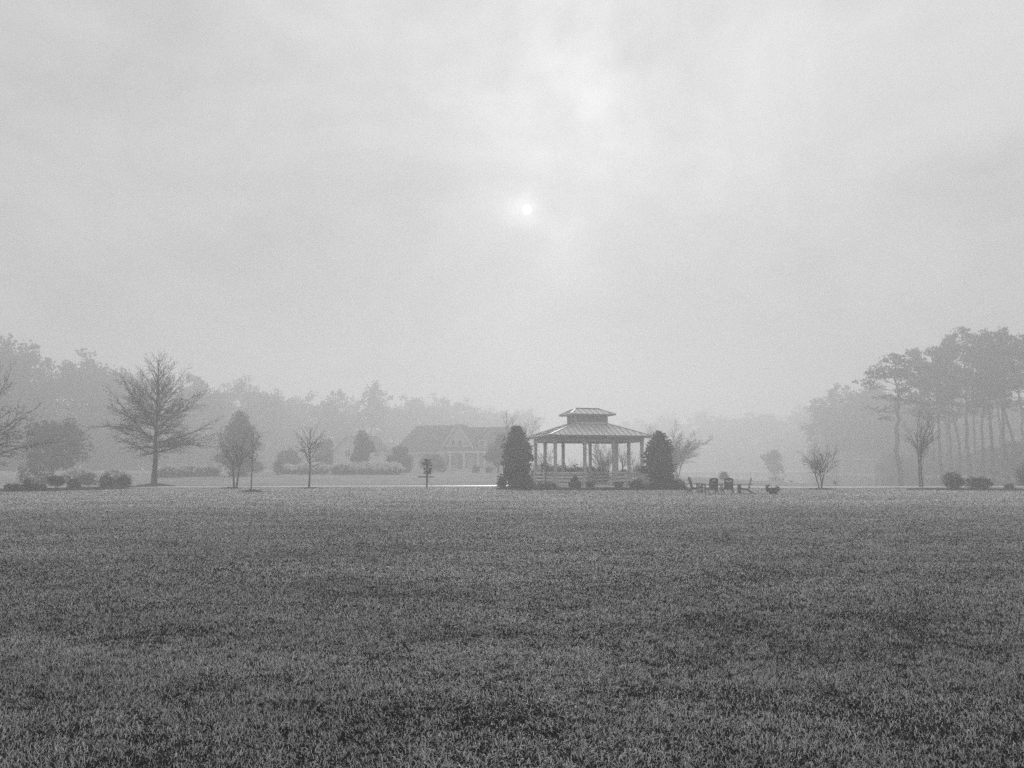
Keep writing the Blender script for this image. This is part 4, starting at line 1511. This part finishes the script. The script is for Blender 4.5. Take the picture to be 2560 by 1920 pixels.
def small_house():
    d = 132.0
    o = empty('small_house', (at(898, d), d, gz(at(898, d), d) - .05), R(3))
    tag(o, 'small pale-sided house with a gable, half hidden by a leafy tree', 'house')
    z0 = o.location.z
    X = lambda px: (px - 898) / FPX * d
    Z = lambda y: zat(y, d) - z0
    xl, xm, xr = X(838), X(900), X(962)
    eave, ridge = Z(1122), Z(1087)
    MB().box(((xl + xm) / 2, 3.2, eave / 2), (xm - xl, 8.4, eave)).build('wall', 'siding', o)
    MB().box(((xm + xr) / 2, 3.6, eave / 2 - .1), (xr - xm, 7.0, eave - .2)).build('wall', 'siding', o)
    mx = (xl + xm) / 2
    MB().prism([(xl, -1.0, eave), (xm, -1.0, eave), (mx, -1.0, ridge)], (0, .2, 0)).build('gable_wall', 'siding', o)
    for s in (-1, 1):
        e = (xl - .3 if s < 0 else xm + .3)
        rf = hip_slab(MB(), [(e, -1.4, eave - .25), (mx, -1.4, ridge + .12), (mx, 7.6, ridge + .12), (e, 7.6, eave - .25)]).build('roof_panel', 'shingle', o)
        MB().bar((e, -1.45, eave - .28), (mx, -1.45, ridge + .08), .08, .22).build('rake_board', 'trim', rf)
    rz = Z(1087)
    for y0, y1 in ((-.3, 3.5), (7.3, 3.5)):
        hip_slab(MB(), [(mx, y0, eave - .2), (xr + .4, y0, eave - .2), (xr - 1.9, y1, rz), (mx, y1, rz)]).build('roof_panel', 'shingle', o)
    hip_slab(MB(), [(xr + .4, -.3, eave - .2), (xr + .4, 7.3, eave - .2), (xr - 1.9, 3.5, rz)]).build('roof_panel', 'shingle', o)
    window(o, X(870), -1.0, Z(1134), .85, 1.05)
    window(o, X(941), .1, Z(1133), .9, 1.1)
    MB().box((xl + .02, -1.02, eave / 2), (.16, .16, eave)).build('corner_board', 'trim', o)
    MB().box((xr - .02, .08, eave / 2 - .1), (.16, .16, eave - .2)).build('corner_board', 'trim', o)
    MB().box((X(905), -.05, 1.1), (1.0, .1, 2.1)).build('door', 'shingle', o)


small_house()


def large_house():
    d = 127.0
    px0 = 1130
    ox = at(px0, d)
    z0 = gz(ox, d) - .05
    o = empty('large_house', (ox, d, z0), R(-9))
    tag(o, 'large house with long dark roof, front gable and columned porch', 'house')
    X = lambda px: (px - px0) / FPX * d
    Z = lambda y: zat(y, d) - z0
    xl, xg, xr = X(972), X(1150), X(1296)
    eave = Z(1130)
    # wing with the long hipped roof
    MB().box(((xl + xg) / 2, 4.8, eave / 2), (xg - xl - .6, 8.6, eave)).build('wall', 'siding', o)
    r1 = Z(1059)
    a0, a1 = X(1018), X(1152)
    for y0 in (-.2, 9.8):
        hip_slab(MB(), [(xl, y0, eave - .1), (xg + .5, y0, eave - .1), (a1, 4.8, r1), (a0, 4.8, r1)]).build('roof_panel', 'shingle', o)
    hip_slab(MB(), [(xl, -.2, eave - .1), (xl, 9.8, eave - .1), (a0, 4.8, r1)]).build('roof_panel', 'shingle', o)
    hip_slab(MB(), [(xg + .5, -.2, eave - .1), (xg + .5, 9.8, eave - .1), (a1, 4.8, r1)]).build('roof_panel', 'shingle', o)
    MB().bar((xl, -.25, eave - .16), (xg - 2.4, -.25, eave - .16), .1, .2).build('gutter', 'trim', o)
    # other wing
    MB().box(((xg + xr) / 2, 5.4, eave / 2), (xr - xg - .4, 7.6, eave - .06)).build('wall', 'siding', o)
    r2 = Z(1064)
    for y0 in (.6, 10.2):
        hip_slab(MB(), [(xg, y0, eave - .05), (xr + .4, y0, eave - .05), (xr + .4, 5.4, r2), (xg, 5.4, r2)]).build('roof_panel', 'shingle', o)
    MB().prism([(xr - .2, 1.6, eave - .1), (xr - .2, 9.2, eave - .1), (xr - .2, 5.4, r2 - .2)], (.15, 0, 0)).build('gable_wall', 'siding', o)
    # front gable
    gl, gr, ga = X(1108), X(1186), X(1147)
    gz0, gz1 = Z(1118), Z(1062)
    MB().box(((gl + gr) / 2, .6, gz0 / 2), (gr - gl - .3, 3.2, gz0)).build('wall', 'siding', o)
    MB().prism([(gl + .15, -1.0, gz0), (gr - .15, -1.0, gz0), (ga, -1.0, gz1)], (0, 3.0, 0)).build('gable_wall', 'siding', o)
    for e in (gl - .15, gr + .15):
        rf = hip_slab(MB(), [(e, -1.35, gz0 - .2), (ga, -1.35, gz1 + .15), (ga, 4.6, gz1 + .15), (e, 4.6, gz0 - .2)]).build('roof_panel', 'shingle', o)
        MB().bar((e, -1.4, gz0 - .22), (ga, -1.4, gz1 + .08), .08, .24).build('rake_board', 'trim', rf)
    window(o, X(1136), -1.0, Z(1107), .42, .85, 1)
    window(o, X(1153), -1.0, Z(1108), .42, .85, 1)
    # dormer
    MB().box((X(1203), 1.6, Z(1108)), (1.3, 1.6, 1.3)).build('dormer_wall', 'siding', o)
    for s in (-1, 1):
        hip_slab(MB(), [(X(1203) + s * .8, .6, Z(1100)), (X(1203), .6, Z(1090)), (X(1203), 3.4, Z(1090)), (X(1203) + s * .8, 3.4, Z(1100))], .1).build('dormer_roof', 'shingle', o)
    window(o, X(1203), .78, Z(1107), .6, .8, 1)
    # porch
    pl, pr = X(1108), X(1225)
    hip_slab(MB(), [(pl, -3.4, Z(1128)), (pr, -3.4, Z(1128)), (pr, -.9, Z(1117)), (pl, -.9, Z(1117))], .12).build('porch_roof', 'shingle', o)
    MB().bar((pl, -3.3, Z(1131)), (pr, -3.3, Z(1131)), .25, .3).build('porch_beam', 'trim', o)
    for px in (1114, 1137, 1171, 1206, 1222):
        c = MB().box((X(px), -3.3, (Z(1133.5) + .5) / 2), (.3, .3, Z(1133.5) - .5)).build('porch_column', 'trim', o)
    MB().box(((pl + pr) / 2, -2.2, .25), (pr - pl, 2.5, .5)).build('porch_floor', 'deck', o)
    MB().box((X(1171) - .9, -1.02, 1.6), (1.0, .1, 2.1)).build('door', 'shingle', o)
    window(o, X(1130), -1.0, 1.75, 1.5, 1.3)
    window(o, X(1000), .5, 1.9, 1.4, 1.3)
    window(o, X(1060), .5, 1.9, 1.4, 1.3)
    window(o, X(1255), 1.6, 1.9, 1.4, 1.3)


large_house()


def pond_house():
    d = 178.0
    ox = at(2150, d)
    z0 = gz(ox, d)
    o = empty('cottage', (ox, d, z0), R(-10))
    tag(o, 'faint cottage with pale eaves dissolving in fog beside the pines', 'house')
    MB().box((0, 3, 1.7), (6.4, 6, 3.4)).build('wall', 'chair_grey', o)
    for y0, y1 in ((-.4, 3), (6.4, 3)):
        hip_slab(MB(), [(-3.7, y0, 3.3), (3.7, y0, 3.3), (3.4, y1, 5.4), (-3.4, y1, 5.4)]).build('roof_panel', 'shingle', o)
    MB().bar((-3.7, -.45, 3.25), (3.7, -.45, 3.25), .1, .26).build('gutter', 'trim', o)
    for s in (-1, 1):
        MB().prism([(s * 3.2 - .05, .2, 3.4), (s * 3.2 - .05, 5.8, 3.4), (s * 3.2 - .05, 3, 5.1)], (.1, 0, 0)).build('gable_wall', 'siding', o)


pond_house()


def t_post(px, d, h, label, box=False):
    x = at(px, d)
    o = empty('marker_post', (x, d, gz(x, d)))
    tag(o, label, 'post')
    MB().box((0, 0, h / 2 - .1), (.08, .08, h + .2)).build('post', 'bark_light', o)
    if box:
        MB().box((0, 0, h + .06), (.3, .24, .2)).build('box', 'chair_grey', o)
        MB().prism([(-.18, -.15, h + .165), (.18, -.15, h + .165), (.18, 0, h + .23), (-.18, 0, h + .23)], (0, .02, 0)).build('lid', 'chair_grey', o)
    else:
        MB().box((0, 0, h - .1), (.42, .07, .08)).build('crossbar', 'bark_light', o)


t_post(1979, 88, .95, 'faint T-shaped post by the pond bank')
t_post(2088, 67.0, .18, 'low box on a short post near the edge of the pond', True)

# ================================================================== fog
hz = MB().box((0, 325, 14.2), (1430, 1190, 32.4))      # a metre under the ground, just over the tallest pine
fog = hz.mesh('haze')
fm = bpy.data.materials.new('haze')
fm.use_nodes = True
ft = fm.node_tree
ft.nodes.clear()
fo = ft.nodes.new('ShaderNodeOutputMaterial')
pv = ft.nodes.new('ShaderNodeVolumePrincipled')
pv.inputs['Color'].default_value = (0.995, 0.995, 0.995, 1)
pv.inputs['Density'].default_value = FOG
pv.inputs['Anisotropy'].default_value = 0.45
ft.links.new(pv.outputs[0], fo.inputs['Volume'])
ho = link('haze', fog, fm)
tag(ho, 'even grey morning fog lying over the whole field', 'fog', kind='stuff')
